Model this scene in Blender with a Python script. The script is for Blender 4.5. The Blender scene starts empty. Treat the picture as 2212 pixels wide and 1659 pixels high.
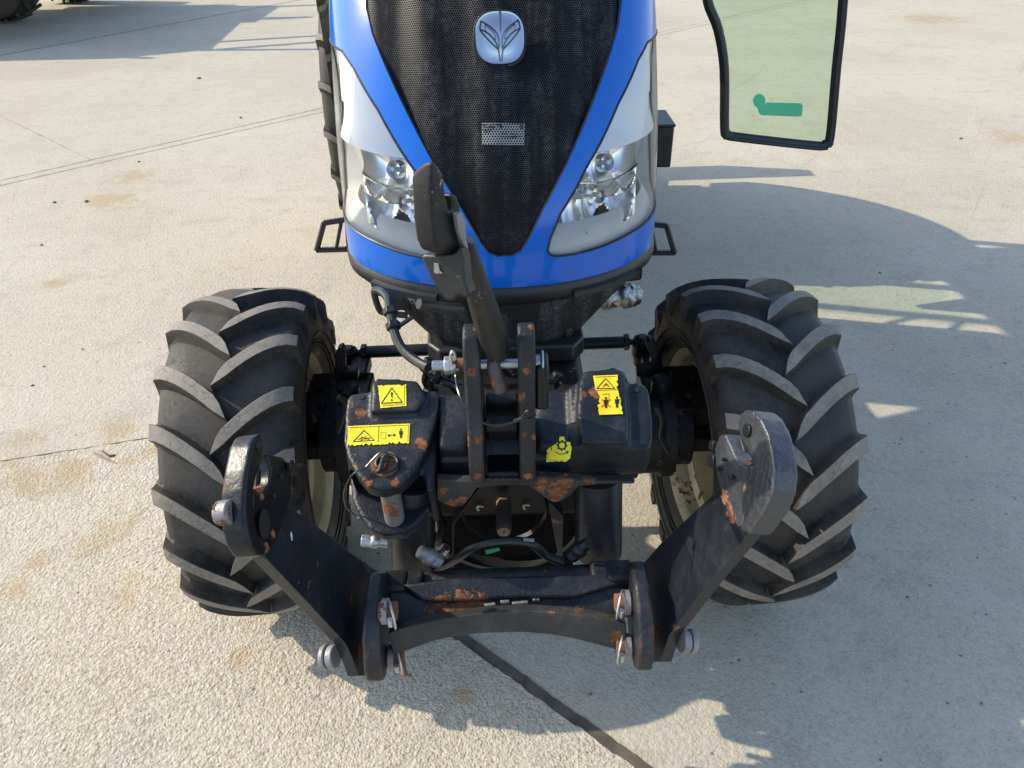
import bpy, bmesh, math, random
from mathutils import Vector, Matrix, noise
from mathutils.geometry import delaunay_2d_cdt
random.seed(7)
R = math.radians
scene = bpy.context.scene
col = scene.collection

# ------------------------------------------------------------------ camera
CAM = Vector((0.02, -1.855, 2.0)); PITCH = R(34.5); ROLL = R(1.2); FPX = 1640.0   # focal length for a 2212 px wide picture
fwd = Vector((0, math.cos(PITCH), -math.sin(PITCH)))
r0 = Vector((1, 0, 0)); u0 = r0.cross(fwd)
rgt = r0 * math.cos(ROLL) - u0 * math.sin(ROLL)
upv = u0 * math.cos(ROLL) + r0 * math.sin(ROLL)
cd = bpy.data.cameras.new('camera'); cam = bpy.data.objects.new('camera', cd); col.objects.link(cam)
cd.sensor_width = 36; cd.lens = FPX / 2212 * 36; cd.clip_end = 1500; cd.clip_start = .02
m3 = Matrix((rgt, upv, -fwd)).transposed()
cam.matrix_world = Matrix.Translation(CAM) @ m3.to_4x4()
scene.camera = cam

# ------------------------------------------------------------------ sky and sun
SUN_TO = Vector((-1.3, 0.30, 1.0)).normalized()       # towards the sun: low on the left, slightly behind the tractor
world = bpy.data.worlds.new('World'); scene.world = world; world.use_nodes = True
wn = world.node_tree; wn.nodes.clear()
sky = wn.nodes.new('ShaderNodeTexSky'); sky.sky_type = 'NISHITA'; sky.sun_disc = False
sky.sun_elevation = math.asin(SUN_TO.z); sky.sun_rotation = math.atan2(SUN_TO.x, SUN_TO.y)
bg = wn.nodes.new('ShaderNodeBackground'); bg.inputs[1].default_value = 0.15
wo = wn.nodes.new('ShaderNodeOutputWorld')
wn.links.new(sky.outputs[0], bg.inputs[0]); wn.links.new(bg.outputs[0], wo.inputs[0])
sl = bpy.data.lights.new('sun', 'SUN'); so = bpy.data.objects.new('sun', sl); col.objects.link(so)
sl.energy = 2.35; sl.angle = R(0.53); sl.color = (1, .91, .74)
so.rotation_euler = SUN_TO.to_track_quat('Z', 'Y').to_euler()
vs = scene.view_settings
vs.view_transform = 'Standard'; vs.look = 'None'; vs.gamma = 1; vs.use_curve_mapping = False; vs.exposure = 1.05

# ------------------------------------------------------------------ measuring helpers: where a sight line meets a real plane
def ray(p):
    return (rgt * ((p[0] - 1106) / FPX) + upv * (-(p[1] - 829.5) / FPX) + fwd)
def onp(p, o, n):
    d = ray(p); o = Vector(o); n = Vector(n)
    return CAM + d * ((o - CAM).dot(n) / d.dot(n))
def aty(p, y): return onp(p, (0, y, 0), (0, 1, 0))
def atz(p, z): return onp(p, (0, 0, z), (0, 0, 1))
def atx(p, x): return onp(p, (x, 0, 0), (1, 0, 0))
def depth(P): return (Vector(P) - CAM).dot(fwd)
def px(n, P): return n * depth(P) / FPX            # size in metres of n pixels at P
def zz(ox, oy, k): return lambda x, y: (ox + x * k, oy + y * k)
z1 = zz(656.6, 0, .3906); z2 = zz(293.8, 587.5, .4688); z3 = zz(1347.8, 553, .4686); z4 = zz(708.5, 708.5, .3515)
z5 = zz(432, 864, .375); z6 = zz(1036.9, 846.8, .3854); z7 = zz(777.6, 328.3, .3126); z0 = lambda x, y: (x, y)
YAW = Matrix.Rotation(R(2.0), 4, 'Z')               # the tractor stands turned a little

# ------------------------------------------------------------------ materials
def newmat(name):
    m = bpy.data.materials.new(name); m.use_nodes = True
    nt = m.node_tree; nt.nodes.clear()
    out = nt.nodes.new('ShaderNodeOutputMaterial'); b = nt.nodes.new('ShaderNodeBsdfPrincipled')
    nt.links.new(b.outputs[0], out.inputs[0])
    return m, nt, b
class G:
    """tiny node-graph helper: values may be numbers, tuples or sockets"""
    def __init__(s, nt): s.nt = nt
    def put(s, sock, v):
        if hasattr(v, 'is_output'): s.nt.links.new(v, sock)
        elif v is not None:
            try: sock.default_value = v
            except Exception: sock.default_value = (v[0], v[1], v[2], 1)
    def math(s, op, a, b=None, c=None, clamp=False):
        n = s.nt.nodes.new('ShaderNodeMath'); n.operation = op; n.use_clamp = clamp
        for i, v in enumerate((a, b, c)):
            if v is not None: s.put(n.inputs[i], v)
        return n.outputs[0]
    def vmath(s, op, a, b=None, scale=None):
        n = s.nt.nodes.new('ShaderNodeVectorMath'); n.operation = op
        s.put(n.inputs[0], a)
        if b is not None: s.put(n.inputs[1], b)
        if scale is not None: s.put(n.inputs['Scale'], scale)
        return n.outputs['Value'] if op in ('DISTANCE', 'LENGTH', 'DOT_PRODUCT') else n.outputs[0]
    def mix(s, f, a, b, mode='MIX'):
        n = s.nt.nodes.new('ShaderNodeMix'); n.data_type = 'RGBA'; n.blend_type = mode
        s.put(n.inputs[0], f); s.put(n.inputs[6], c4(a)); s.put(n.inputs[7], c4(b)); return n.outputs[2]
    def noise(s, vec, scale, detail=4, rough=.55, dist=0):
        n = s.nt.nodes.new('ShaderNodeTexNoise'); s.put(n.inputs['Vector'], vec)
        n.inputs['Scale'].default_value = scale; n.inputs['Detail'].default_value = detail
        n.inputs['Roughness'].default_value = rough; n.inputs['Distortion'].default_value = dist
        return n.outputs[0]
    def voro(s, vec, scale, feature='F1', rnd=1.0, out='Distance'):
        n = s.nt.nodes.new('ShaderNodeTexVoronoi'); n.feature = feature; s.put(n.inputs['Vector'], vec)
        n.inputs['Scale'].default_value = scale; n.inputs['Randomness'].default_value = rnd
        return n.outputs[out]
    def ramp(s, f, lo, hi, a=0.0, b=1.0):
        n = s.nt.nodes.new('ShaderNodeMapRange'); n.interpolation_type = 'SMOOTHSTEP'
        s.put(n.inputs[0], f); n.inputs[1].default_value = lo; n.inputs[2].default_value = hi
        n.inputs[3].default_value = a; n.inputs[4].default_value = b
        return n.outputs[0]
    def pos(s): return s.nt.nodes.new('ShaderNodeNewGeometry').outputs['Position']
    def geo(s, o): return s.nt.nodes.new('ShaderNodeNewGeometry').outputs[o]
    def obj(s): return s.nt.nodes.new('ShaderNodeTexCoord').outputs['Object']
    def uv(s): return s.nt.nodes.new('ShaderNodeTexCoord').outputs['UV']
    def bump(s, h, strength=.3, dist=.01, nrm=None):
        n = s.nt.nodes.new('ShaderNodeBump'); s.put(n.inputs['Height'], h)
        n.inputs['Strength'].default_value = strength; n.inputs['Distance'].default_value = dist
        if nrm is not None: s.put(n.inputs['Normal'], nrm)
        return n.outputs[0]
    def sep(s, v):
        n = s.nt.nodes.new('ShaderNodeSeparateXYZ'); s.put(n.inputs[0], v); return n.outputs
    def comb(s, x, y, z):
        n = s.nt.nodes.new('ShaderNodeCombineXYZ')
        for i, v in enumerate((x, y, z)): s.put(n.inputs[i], v)
        return n.outputs[0]
def c4(c):
    if hasattr(c, 'is_output'): return c
    return tuple(c) + (1.0,) if len(c) == 3 else tuple(c)
def spots_mask(g, P, spots, nscale=75, amp=1.5, lo=.12, hi=.2):
    """union of ragged spots at (x,y,z,radius) on the object"""
    m = None
    nz = g.math('SUBTRACT', g.noise(P, nscale, 6, .72, .5), .5)
    for (x, y, z, r) in spots:
        d = g.math('DIVIDE', g.vmath('DISTANCE', P, (x, y, z)), r)
        v = g.math('ADD', g.math('SUBTRACT', 1.0, d), g.math('MULTIPLY', nz, amp * 2.2))
        m = v if m is None else g.math('MAXIMUM', m, v)
    return g.ramp(m, lo, hi)
RUST = (.20, .075, .03)
def paint(name, base=(.009, .010, .012), rough=.27, bump=.25, bscale=120, spots=(), rust=.0, wear=.0, dust=.25, spec=.34, metal=0, chips=0.0, dustcol=(.16, .14, .115)):
    m, nt, b = newmat(name); g = G(nt); P = g.obj()
    n1 = g.noise(P, bscale, 5, .6); n2 = g.noise(P, 9, 5, .6); n3 = g.noise(P, 60, 6, .7)
    c = g.mix(g.ramp(n2, .35, .7), base, tuple(min(1, v * 1.6) for v in base))
    dm = g.math('MULTIPLY', g.ramp(g.math('MULTIPLY', n2, g.math('ADD', n3, .5)), .46, .8), dust * .6)
    upz = g.ramp(g.sep(g.geo('Normal'))[2], -.2, .9)
    dm = g.math('MULTIPLY', dm, g.math('ADD', .35, g.math('MULTIPLY', upz, .65)))
    c = g.mix(dm, c, dustcol)
    masks = []
    if spots: masks.append(spots_mask(g, P, spots))
    if rust > 0: masks.append(g.ramp(g.math('MULTIPLY', g.noise(P, 22, 7, .72), g.math('ADD', .45, g.noise(P, 3.7, 2))), .66 - rust * .30, .69 - rust * .30))
    if wear > 0:
        pt = g.geo('Pointiness')
        masks.append(g.math('MULTIPLY', g.ramp(pt, .54, .60), g.ramp(g.noise(P, 35, 5, .7), .62 - wear * .3, .68 - wear * .3)))
    ro = g.math('ADD', rough, g.math('MULTIPLY', n3, .22)); ro = g.math('ADD', ro, g.math('MULTIPLY', dm, .35))
    h = n1
    if masks:
        mk = masks[0]
        for q in masks[1:]: mk = g.math('MAXIMUM', mk, q)
        rc = g.mix(g.ramp(n3, .35, .7), tuple(v * .55 for v in RUST), (.31, .13, .06))
        c = g.mix(mk, c, rc); ro = g.mix(mk, ro, (.85, .85, .85)); 
        h = g.math('SUBTRACT', n1, g.math('MULTIPLY', mk, .5))
    if chips > 0:
        ck = g.ramp(g.math('MULTIPLY', g.noise(P, 55, 6, .75), g.math('ADD', .4, g.noise(P, 8, 2))), .66 - chips * .24, .675 - chips * .24)
        c = g.mix(ck, c, (.40, .37, .31)); 
    g.put(b.inputs['Base Color'], c); g.put(b.inputs['Roughness'], ro)
    b.inputs['Specular IOR Level'].default_value = spec; b.inputs['Metallic'].default_value = metal
    g.put(b.inputs['Normal'], g.bump(h, bump, .004))
    return m
def simple(name, base, rough=.5, metal=0, bump=0, bscale=80, var=.15, coat=0, spec=.5):
    m, nt, b = newmat(name); g = G(nt); P = g.obj()
    n = g.noise(P, 14, 5, .6)
    c = g.mix(g.ramp(n, .3, .7), tuple(v * (1 - var) for v in base), tuple(min(1, v * (1 + var)) for v in base))
    g.put(b.inputs['Base Color'], c)
    g.put(b.inputs['Roughness'], g.math('ADD', rough, g.math('MULTIPLY', g.math('SUBTRACT', n, .5), .15)))
    b.inputs['Metallic'].default_value = metal; b.inputs['Coat Weight'].default_value = coat; b.inputs['Coat Roughness'].default_value = .04
    b.inputs['Specular IOR Level'].default_value = spec
    if bump: g.put(b.inputs['Normal'], g.bump(g.noise(P, bscale, 5, .6), bump, .003))
    return m

def concrete(name, coarse, stains=(), tone=(1, 1, 1)):
    m, nt, b = newmat(name); g = G(nt); P = g.pos()
    big = g.noise(P, .7, 6, .6); mid = g.noise(P, 5, 6, .65); fine = g.noise(P, 60, 6, .7)
    sx = g.vmath('MULTIPLY', P, (1.0, 2.6, 1.0)); streak = g.noise(sx, 2.2, 6, .7, .6)
    c = g.mix(g.ramp(big, .3, .7), (.46 * tone[0], .405 * tone[1], .305 * tone[2]), (.54 * tone[0], .485 * tone[1], .385 * tone[2]))
    c = g.mix(g.ramp(mid, .48, .75, 0, .6), c, (.34, .30, .25))
    c = g.mix(g.ramp(streak, .54, .72, 0, .55), c, (.36, .285, .205))
    gr_ = g.noise(P, 26, 5, .75); c = g.mix(g.ramp(gr_, .48, .72, 0, .42), c, (.29, .255, .205)); c = g.mix(g.ramp(gr_, .25, .42, .35, 0), c, (.66, .61, .52))
    sc = g.noise(g.vmath('MULTIPLY', P, (.7, 4.5, 1)), 3.1, 7, .75, .3); c = g.mix(g.ramp(sc, .60, .70, 0, .5), c, (.25, .21, .165))
    ac = g.vmath('DOT_PRODUCT', P, (.83, -.55, 0)); al = g.vmath('DOT_PRODUCT', P, (.55, .83, 0)); sk2 = g.noise(g.comb(g.math('MULTIPLY', ac, 9), g.math('MULTIPLY', al, .35), 0), 1.0, 5, .7); c = g.mix(g.ramp(sk2, .60, .70, 0, .30), c, (.24, .21, .17))
    # aggregate: pale chips, sandy matrix, dark pits
    ag = g.voro(P, 135, 'F1', 1, 'Color'); agd = g.voro(P, 135, 'F1'); ags = g.sep(ag)
    chip = g.ramp(ags[0], .45, .75); c = g.mix(g.math('MULTIPLY', chip, .55 * coarse), c, (.60, .54, .445))
    brown = g.ramp(ags[1], .86, .93); c = g.mix(g.math('MULTIPLY', brown, .5 * coarse), c, (.30, .22, .15))
    pit = g.math('MULTIPLY', g.ramp(fine, .56, .70), .75 * coarse); c = g.mix(pit, c, (.22, .19, .15))
    dk = g.voro(P, 13, 'F1', 1); dks = g.ramp(dk, .05, .085, .75, 0); c = g.mix(dks, c, (.10, .09, .08))
    if stains:
        mk = spots_mask(g, P, stains, 9, 1.6, .0, .75); c = g.mix(g.math('MULTIPLY', mk, .62), c, (.40, .29, .155))
    g.put(b.inputs['Base Color'], c); b.inputs['Roughness'].default_value = .9; b.inputs['Specular IOR Level'].default_value = .25
    agd2 = g.voro(P, 74, 'SMOOTH_F1')
    h = g.math('ADD', g.math('MULTIPLY', g.ramp(agd, .0, .7, 1, 0), .55), g.math('MULTIPLY', g.ramp(agd2, 0, .7, 1, 0), .6))
    h = g.math('ADD', h, g.math('MULTIPLY', fine, .9)); h = g.math('ADD', h, g.math('MULTIPLY', g.noise(P, 22, 4, .6), .8))
    g.put(b.inputs['Normal'], g.bump(h, .22 + .42 * coarse, .0035 + .0025 * coarse))
    return m

def rubber(name, base, dusty, dustcol=(.17, .15, .125)):
    m, nt, b = newmat(name); g = G(nt); P = g.pos()
    n = g.noise(P, 7, 6, .65); f = g.noise(P, 70, 6, .7)
    cr = g.voro(g.vmath('ADD', P, g.vmath('MULTIPLY', g.comb(f, n, f), (.02, .02, .02))), 52, 'DISTANCE_TO_EDGE')
    k = g.math('MULTIPLY', g.ramp(g.math('ADD', g.math('MULTIPLY', n, .7), g.math('MULTIPLY', f, .45)), .38, .75), dusty)
    c = g.mix(k, base, dustcol)
    if dusty > .6:
        ck = g.math('MULTIPLY', g.ramp(cr, .0, .03, 1, 0), g.ramp(g.noise(P, 18, 3), .5, .6)); c = g.mix(ck, c, (.03, .027, .025))
        h = g.math('SUBTRACT', f, ck)
    else: h = f
    g.put(b.inputs['Base Color'], c); g.put(b.inputs['Roughness'], g.math('ADD', .42, g.math('MULTIPLY', k, .5)))
    b.inputs['Specular IOR Level'].default_value = .4
    g.put(b.inputs['Normal'], g.bump(h, .35, .003))
    return m

def grille_mat(name, period=.0046, dust=.5, base=(.012, .012, .013)):
    m, nt, b = newmat(name); g = G(nt); P = g.uv()
    v = g.voro(g.vmath('MULTIPLY', P, (1.0, 1.1547, 1)), 1, 'F1', 0)
    # hexagonal lattice: two interleaved square lattices of holes
    def lattice(ox, oy):
        q = g.vmath('ADD', g.vmath('MULTIPLY', P, (1 / period, 1 / (period * 1.732), 0)), (ox, oy, 0))
        s_ = g.sep(g.vmath('SUBTRACT', g.vmath('FRACTION', q), (.5, .5, 0)))
        return g.vmath('LENGTH', g.comb(s_[0], g.math('MULTIPLY', s_[1], 1.732), 0))
    d = g.math('MINIMUM', lattice(0, 0), lattice(.5, .5))
    hole = g.ramp(d, .30, .37, 1, 0)
    O = g.obj(); n = g.noise(O, 6, 6, .7); f = g.noise(O, 90, 5, .7)
    vs_ = g.noise(g.vmath('MULTIPLY', O, (16, 3, 1.0)), 2.0, 5, .65)
    k = g.math('MULTIPLY', g.ramp(g.math('ADD', g.math('MULTIPLY', n, .5), g.math('MULTIPLY', vs_, .5)), .42, .66), dust)
    k = g.math('MULTIPLY', k, g.ramp(f, .3, .65))
    c = g.mix(k, base, (.28, .28, .27)); c = g.mix(hole, c, (.003, .003, .003))
    g.put(b.inputs['Base Color'], c); g.put(b.inputs['Roughness'], g.math('ADD', .5, g.math('MULTIPLY', hole, .4)))
    g.put(b.inputs['Specular IOR Level'], g.math('SUBTRACT', .3, g.math('MULTIPLY', hole, .3)))
    g.put(b.inputs['Normal'], g.bump(g.math('SUBTRACT', 1, hole), .5, .0015))
    return m

def clear(name, tint, fres=1.45, rough=.02, tw=1.0):
    m, nt, b = newmat(name); nt.nodes.remove(b)
    out = [n for n in nt.nodes if n.type == 'OUTPUT_MATERIAL'][0]
    t = nt.nodes.new('ShaderNodeBsdfTransparent'); t.inputs[0].default_value = c4(tint)
    gl = nt.nodes.new('ShaderNodeBsdfGlossy'); gl.inputs['Roughness'].default_value = rough
    f = nt.nodes.new('ShaderNodeFresnel'); f.inputs[0].default_value = fres
    mx = nt.nodes.new('ShaderNodeMixShader')
    nt.links.new(f.outputs[0], mx.inputs[0]); nt.links.new(t.outputs[0], mx.inputs[1]); nt.links.new(gl.outputs[0], mx.inputs[2])
    nt.links.new(mx.outputs[0], out.inputs[0])
    return m

M = {}
M['black'] = paint('black_machine_paint', rust=.0, wear=.0)
M['cast'] = paint('black_cast_paint', base=(.020, .022, .026), rough=.30, bump=.55, bscale=170, rust=.10, wear=.4, dust=.35)
M['dark'] = paint('dark_greasy_metal', base=(.006, .006, .007), rough=.36, bump=.4, rust=.08, dust=.3)
M['plastic'] = simple('black_plastic', (.016, .017, .018), .42, 0, .15, 250)
M['blue'] = simple('blue_gloss_paint', (.002, .115, .52), .2, 0, 0, coat=.45, var=.03, spec=.25)
M['rubber'] = rubber('tyre_rubber', (.014, .014, .015), .85, (.085, .070, .052))
M['worn'] = rubber('worn_tread_rubber', (.14, .122, .10), .95, (.30, .255, .20))
M['rim'] = paint('cream_rim_paint', base=(.46, .38, .25), rough=.4, bump=.15, rust=.02, dust=.5, dustcol=(.24, .20, .14))
M['chrome'] = simple('chrome', (.86, .87, .88), .06, 1, 0, var=.03)
M['satin'] = simple('satin_chrome', (.62, .63, .65), .24, 1, 0, var=.05)
M['zinc'] = paint('zinc_plated_steel', base=(.40, .405, .41), rough=.34, bump=.3, rust=.10, metal=.9, dust=.2)
M['steel'] = paint('bare_worn_steel', base=(.22, .21, .20), rough=.4, bump=.4, rust=.25, metal=.5, dust=.3)
M['rust'] = paint('rusty_steel', base=(.15, .065, .036), rough=.8, bump=.7, bscale=200, dust=.35, dustcol=(.34, .18, .10))
M['link'] = paint('worn_link_paint', base=(.020, .019, .017), rough=.3, bump=.25, rust=.06, chips=.12, dust=.5, dustcol=(.13, .115, .09))
M['white'] = simple('white_lamp_plastic', (.84, .84, .84), .3, 0, .05, 60, var=.03)
M['tray'] = simple('grey_lamp_plastic', (.60, .60, .59), .4, 0, .05, 60, var=.04)
M['refl'] = simple('lamp_reflector', (.93, .91, .87), .26, 1, 0, var=.02)
M['lens'] = clear('clear_lens', (.98, .98, .98), 1.35)
M['glass'] = clear('green_tinted_glass', (.66, .80, .66), 1.35)
M['teal'] = clear('teal_label_film', (.30, .74, .70), 1.3)
M['yellow'] = paint('yellow_label', base=(.80, .56, .018), rough=.45, bump=.15, chips=.0, dust=.55, dustcol=(.42, .33, .08))
M['print'] = simple('black_print', (.012, .012, .012), .5)
M['redprint'] = simple('red_print', (.62, .10, .03), .5)
M['whiteprint'] = simple('white_print', (.62, .62, .6), .5)
M['grille'] = grille_mat('perforated_grille', .0046, .32, (.006, .006, .007))
M['lowgrille'] = grille_mat('perforated_lower_grille', .0062, .7, (.035, .035, .034))
M['label'] = grille_mat('perforated_grey_label', .0052, .0, base=(.30, .30, .29))
M['foil'] = paint('foil_wrap', base=(.34, .33, .32), rough=.25, bump=1.0, bscale=45, rust=.12, metal=.95, dust=.5, dustcol=(.05,.045,.04))
M['hose'] = simple('black_hose', (.014, .014, .015), .35, 0, .2, 300)
M['cable'] = simple('black_cable', (.02, .02, .02), .3)
M['filler'] = simple('joint_dirt', (.105, .088, .066), .9, 0, .5, 60, var=.3)
M['ground'] = concrete('far_concrete', .4)

# ------------------------------------------------------------------ mesh builder
class MB:
    def __init__(s): s.bm = bmesh.new()
    def face(s, vs, mi=0):
        try: f = s.bm.faces.new(vs); f.material_index = mi; return f
        except ValueError: return None
    def prism(s, pts, vec, mi=0):
        vec = Vector(vec); a = [s.bm.verts.new(p) for p in pts]; b = [s.bm.verts.new(Vector(p) + vec) for p in pts]
        n = len(pts); s.face(a, mi); s.face(b[::-1], mi)
        for i in range(n): s.face((a[i], b[i], b[(i + 1) % n], a[(i + 1) % n]), mi)
        return s
    def poly(s, pts, mi=0):
        s.face([s.bm.verts.new(p) for p in pts], mi); return s
    def box(s, c, size, rot=None, mi=0):
        mt = Matrix.Translation(c) @ (rot.to_4x4() if rot else Matrix()) 
        v = [s.bm.verts.new(mt @ Vector((x * size[0] / 2, y * size[1] / 2, z * size[2] / 2))) for x in (-1, 1) for y in (-1, 1) for z in (-1, 1)]
        for q in ((0, 1, 3, 2), (4, 6, 7, 5), (0, 4, 5, 1), (2, 3, 7, 6), (0, 2, 6, 4), (1, 5, 7, 3)): s.face([v[i] for i in q], mi)
        return s
    def ring(s, c, ax, r, seg, up=None):
        ax = Vector(ax).normalized(); a = up or (Vector((0, 0, 1)) if abs(ax.z) < .9 else Vector((1, 0, 0)))
        e1 = ax.cross(a).normalized(); e2 = ax.cross(e1)
        return [s.bm.verts.new(Vector(c) + e1 * (r * math.cos(t)) + e2 * (r * math.sin(t))) for t in (2 * math.pi * i / seg for i in range(seg))]
    def cyl(s, p0, p1, r0_, r1=None, seg=20, mi=0, cap=True):
        r1 = r0_ if r1 is None else r1; p0 = Vector(p0); p1 = Vector(p1); ax = p1 - p0
        a = s.ring(p0, ax, r0_, seg); b = s.ring(p1, ax, r1, seg)
        for i in range(seg): s.face((a[i], a[(i + 1) % seg], b[(i + 1) % seg], b[i]), mi)
        if cap: s.face(a[::-1], mi); s.face(b, mi)
        return s
    def hexnut(s, p0, p1, r): return s.cyl(p0, p1, r, seg=6)
    def tube(s, pts, r, seg=8, mi=0, closed=False, smooth=6):
        pts = [Vector(p) for p in pts]
        if smooth > 1: pts = spline(pts, smooth, closed)
        n = len(pts); rings = []; prev = None
        for i, p in enumerate(pts):
            t = (pts[(i + 1) % n] - pts[i - 1]) if closed else (pts[min(i + 1, n - 1)] - pts[max(i - 1, 0)])
            t.normalize()
            a = prev if prev is not None else (Vector((0, 0, 1)) if abs(t.z) < .9 else Vector((1, 0, 0)))
            e1 = (a - t * a.dot(t)).normalized(); prev = e1; e2 = t.cross(e1)
            rr = r(i / (n - 1)) if callable(r) else r
            rings.append([s.bm.verts.new(p + e1 * rr * math.cos(q) + e2 * rr * math.sin(q)) for q in (2 * math.pi * k / seg for k in range(seg))])
        m = n if closed else n - 1
        for i in range(m):
            a, b = rings[i], rings[(i + 1) % n]
            for k in range(seg): s.face((a[k], a[(k + 1) % seg], b[(k + 1) % seg], b[k]), mi)
        if not closed: s.face(rings[0][::-1], mi); s.face(rings[-1], mi)
        return s
    def lathe(s, prof, o=(0, 0, 0), ax='X', seg=48, mi=0, arc=(0, 2 * math.pi)):
        full = abs(arc[1] - arc[0] - 2 * math.pi) < 1e-6; rings = []
        for k in range(seg if full else seg + 1):
            t = arc[0] + (arc[1] - arc[0]) * k / seg; cr = []
            for (a, r) in prof:
                v = {'X': (a, -r * math.cos(t), r * math.sin(t)), 'Z': (r * math.cos(t), r * math.sin(t), a), 'Y': (r * math.cos(t), a, r * math.sin(t))}[ax]
                cr.append(s.bm.verts.new(Vector(v) + Vector(o)))
            rings.append(cr)
        for k in range(len(rings) if full else len(rings) - 1):
            a, b = rings[k], rings[(k + 1) % len(rings)]
            for j in range(len(prof) - 1): s.face((a[j], a[j + 1], b[j + 1], b[j]), mi)
        return s
    def sphere(s, c, r, sc=(1, 1, 1), seg=16, mi=0):
        mt = Matrix.Translation(c) @ Matrix.Diagonal((*sc, 1))
        q = bmesh.ops.create_uvsphere(s.bm, u_segments=seg, v_segments=seg // 2, radius=r, matrix=mt)
        return s
    def done(s, name, parent=None, mats=None, bevel=0, seg=2, angle=35, remesh=0, smooth_it=0, solid=0, xf=None, subs=0):
        if xf is not None: s.bm.transform(xf)
        bmesh.ops.recalc_face_normals(s.bm, faces=s.bm.faces)
        me = bpy.data.meshes.new(name); s.bm.to_mesh(me); s.bm.free()
        mats = mats if isinstance(mats, (list, tuple)) else [mats]
        for m in mats: me.materials.append(M[m] if isinstance(m, str) else m)
        me.polygons.foreach_set('use_smooth', [True] * len(me.polygons))
        if not remesh: me.set_sharp_from_angle(angle=R(angle))
        o = bpy.data.objects.new(name, me); col.objects.link(o)
        if parent is not None: o.parent = parent
        if solid:
            q = o.modifiers.new('thickness', 'SOLIDIFY'); q.thickness = solid; q.offset = -1
        if remesh:
            q = o.modifiers.new('blend', 'REMESH'); q.mode = 'VOXEL'; q.voxel_size = remesh; q.use_smooth_shade = True
            q = o.modifiers.new('soften', 'SMOOTH'); q.factor = .5; q.iterations = smooth_it or 6
        if bevel:
            q = o.modifiers.new('edges', 'BEVEL'); q.width = bevel; q.segments = seg; q.limit_method = 'ANGLE'; q.angle_limit = R(angle)
            q.use_clamp_overlap = True
        return o
def spline(pts, k, closed=False):
    n = len(pts); out = []
    rng = range(n) if closed else range(n - 1)
    for i in rng:
        g_ = (lambda j: pts[j % n]) if closed else (lambda j: pts[max(0, min(n - 1, j))])
        p0, p1, p2, p3 = g_(i - 1), g_(i), g_(i + 1), g_(i + 2)
        for q in range(k):
            t = q / k
            out.append(.5 * ((2 * p1) + (p2 - p0) * t + (2 * p0 - 5 * p1 + 4 * p2 - p3) * t * t + (3 * p1 - p0 - 3 * p2 + p3) * t ** 3))
    if not closed: out.append(pts[-1])
    return out
def empty(name, loc=(0, 0, 0), parent=None):
    o = bpy.data.objects.new(name, None); o.location = loc; o.empty_display_size = .2; col.objects.link(o)
    if parent is not None: o.parent = parent
    return o
def tag(o, label=None, cat=None, group=None, kind=None):
    if label: o['label'] = label
    if cat: o['category'] = cat
    if group: o['group'] = group
    if kind: o['kind'] = kind
    return o
def trace(pts, o, n, f): return [onp(f(*p), o, n) for p in pts]
def tracey(pts, y, f): return [aty(f(*p), y) for p in pts]

# ================================================================== the yard
ground = MB().prism([(-300, -60, -.022), (300, -60, -.022), (300, 700, -.022), (-300, 700, -.022)], (0, 0, -.1)).done('ground', None, 'filler')
tag(ground, kind='structure')
stains = []
for (p, r) in (((250, 930), .10), ((400, 950), .07), ((60, 945), .12), ((150, 1030), .14), ((60, 1040), .14), ((270, 1290), .08), ((235, 1150), .12), ((30, 1280), .08), ((235, 430), .25), ((290, 380), .2), ((520, 1420), .04), ((80, 1220), .06), ((120, 610), .12), ((2190, 300), .3), ((2000, 40), .6), ((1000, 1500), .05), ((200, 1180), .07), ((280, 1000), .06), ((30, 1000), .07), ((330, 975), .07)):
    q = atz(p, 0); stains.append((q.x, q.y, q.z, r))
M['slab_coarse'] = concrete('coarse_aggregate_concrete', 1.0, stains, (.96, .94, .885))
M['slab_fine'] = concrete('worn_smooth_concrete', .6, stains, (.95, .945, .925))
M['slab_grey'] = concrete('grey_smooth_concrete', .45, stains, (.93, .96, 1.0))
def G2(p): q = atz(p, 0); return Vector((q.x, q.y))
def split(poly, a, b, gap):
    """cut a convex polygon by the line a-b, leaving a joint"""
    d = (b - a).normalized(); n = Vector((-d.y, d.x)); out = []
    for sgn in (1, -1):
        res = []
        f = lambda v: (v - a).dot(n) * sgn - gap / 2
        for i in range(len(poly)):
            p, q = poly[i], poly[(i + 1) % len(poly)]; fp, fq = f(p), f(q)
            if fp >= 0: res.append(p)
            if (fp > 0) != (fq > 0): res.append(p + (q - p) * (fp / (fp - fq)))
        out.append(res)
    return out
def side(poly, a, b):
    c = sum(poly, Vector((0, 0))) / len(poly); d = b - a
    return d.x * (c.y - a.y) - d.y * (c.x - a.x)
big = [Vector(v) for v in ((-40, -6), (40, -6), (40, 60), (-40, 60))]
L1 = (G2((0, 390)), G2((690, 235))); L3 = (G2((1000, 1380)), G2((1390, 1659)))
dA = (L1[1] - L1[0]).normalized(); dB = (L3[1] - L3[0]).normalized()
def has(poly, a, b, ref): return side(poly, a, b) * side([Vector(ref)], a, b) > 0
def halves(poly, line, gap, ref):
    """the piece on the side of ref first"""
    q = [p for p in split(poly, *line, gap) if len(p) > 2]
    return sorted(q, key=lambda p: not has(p, line[0], line[1], ref))
near, far = halves(big, L1, .012, (0, 0))
slabs = []
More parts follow.
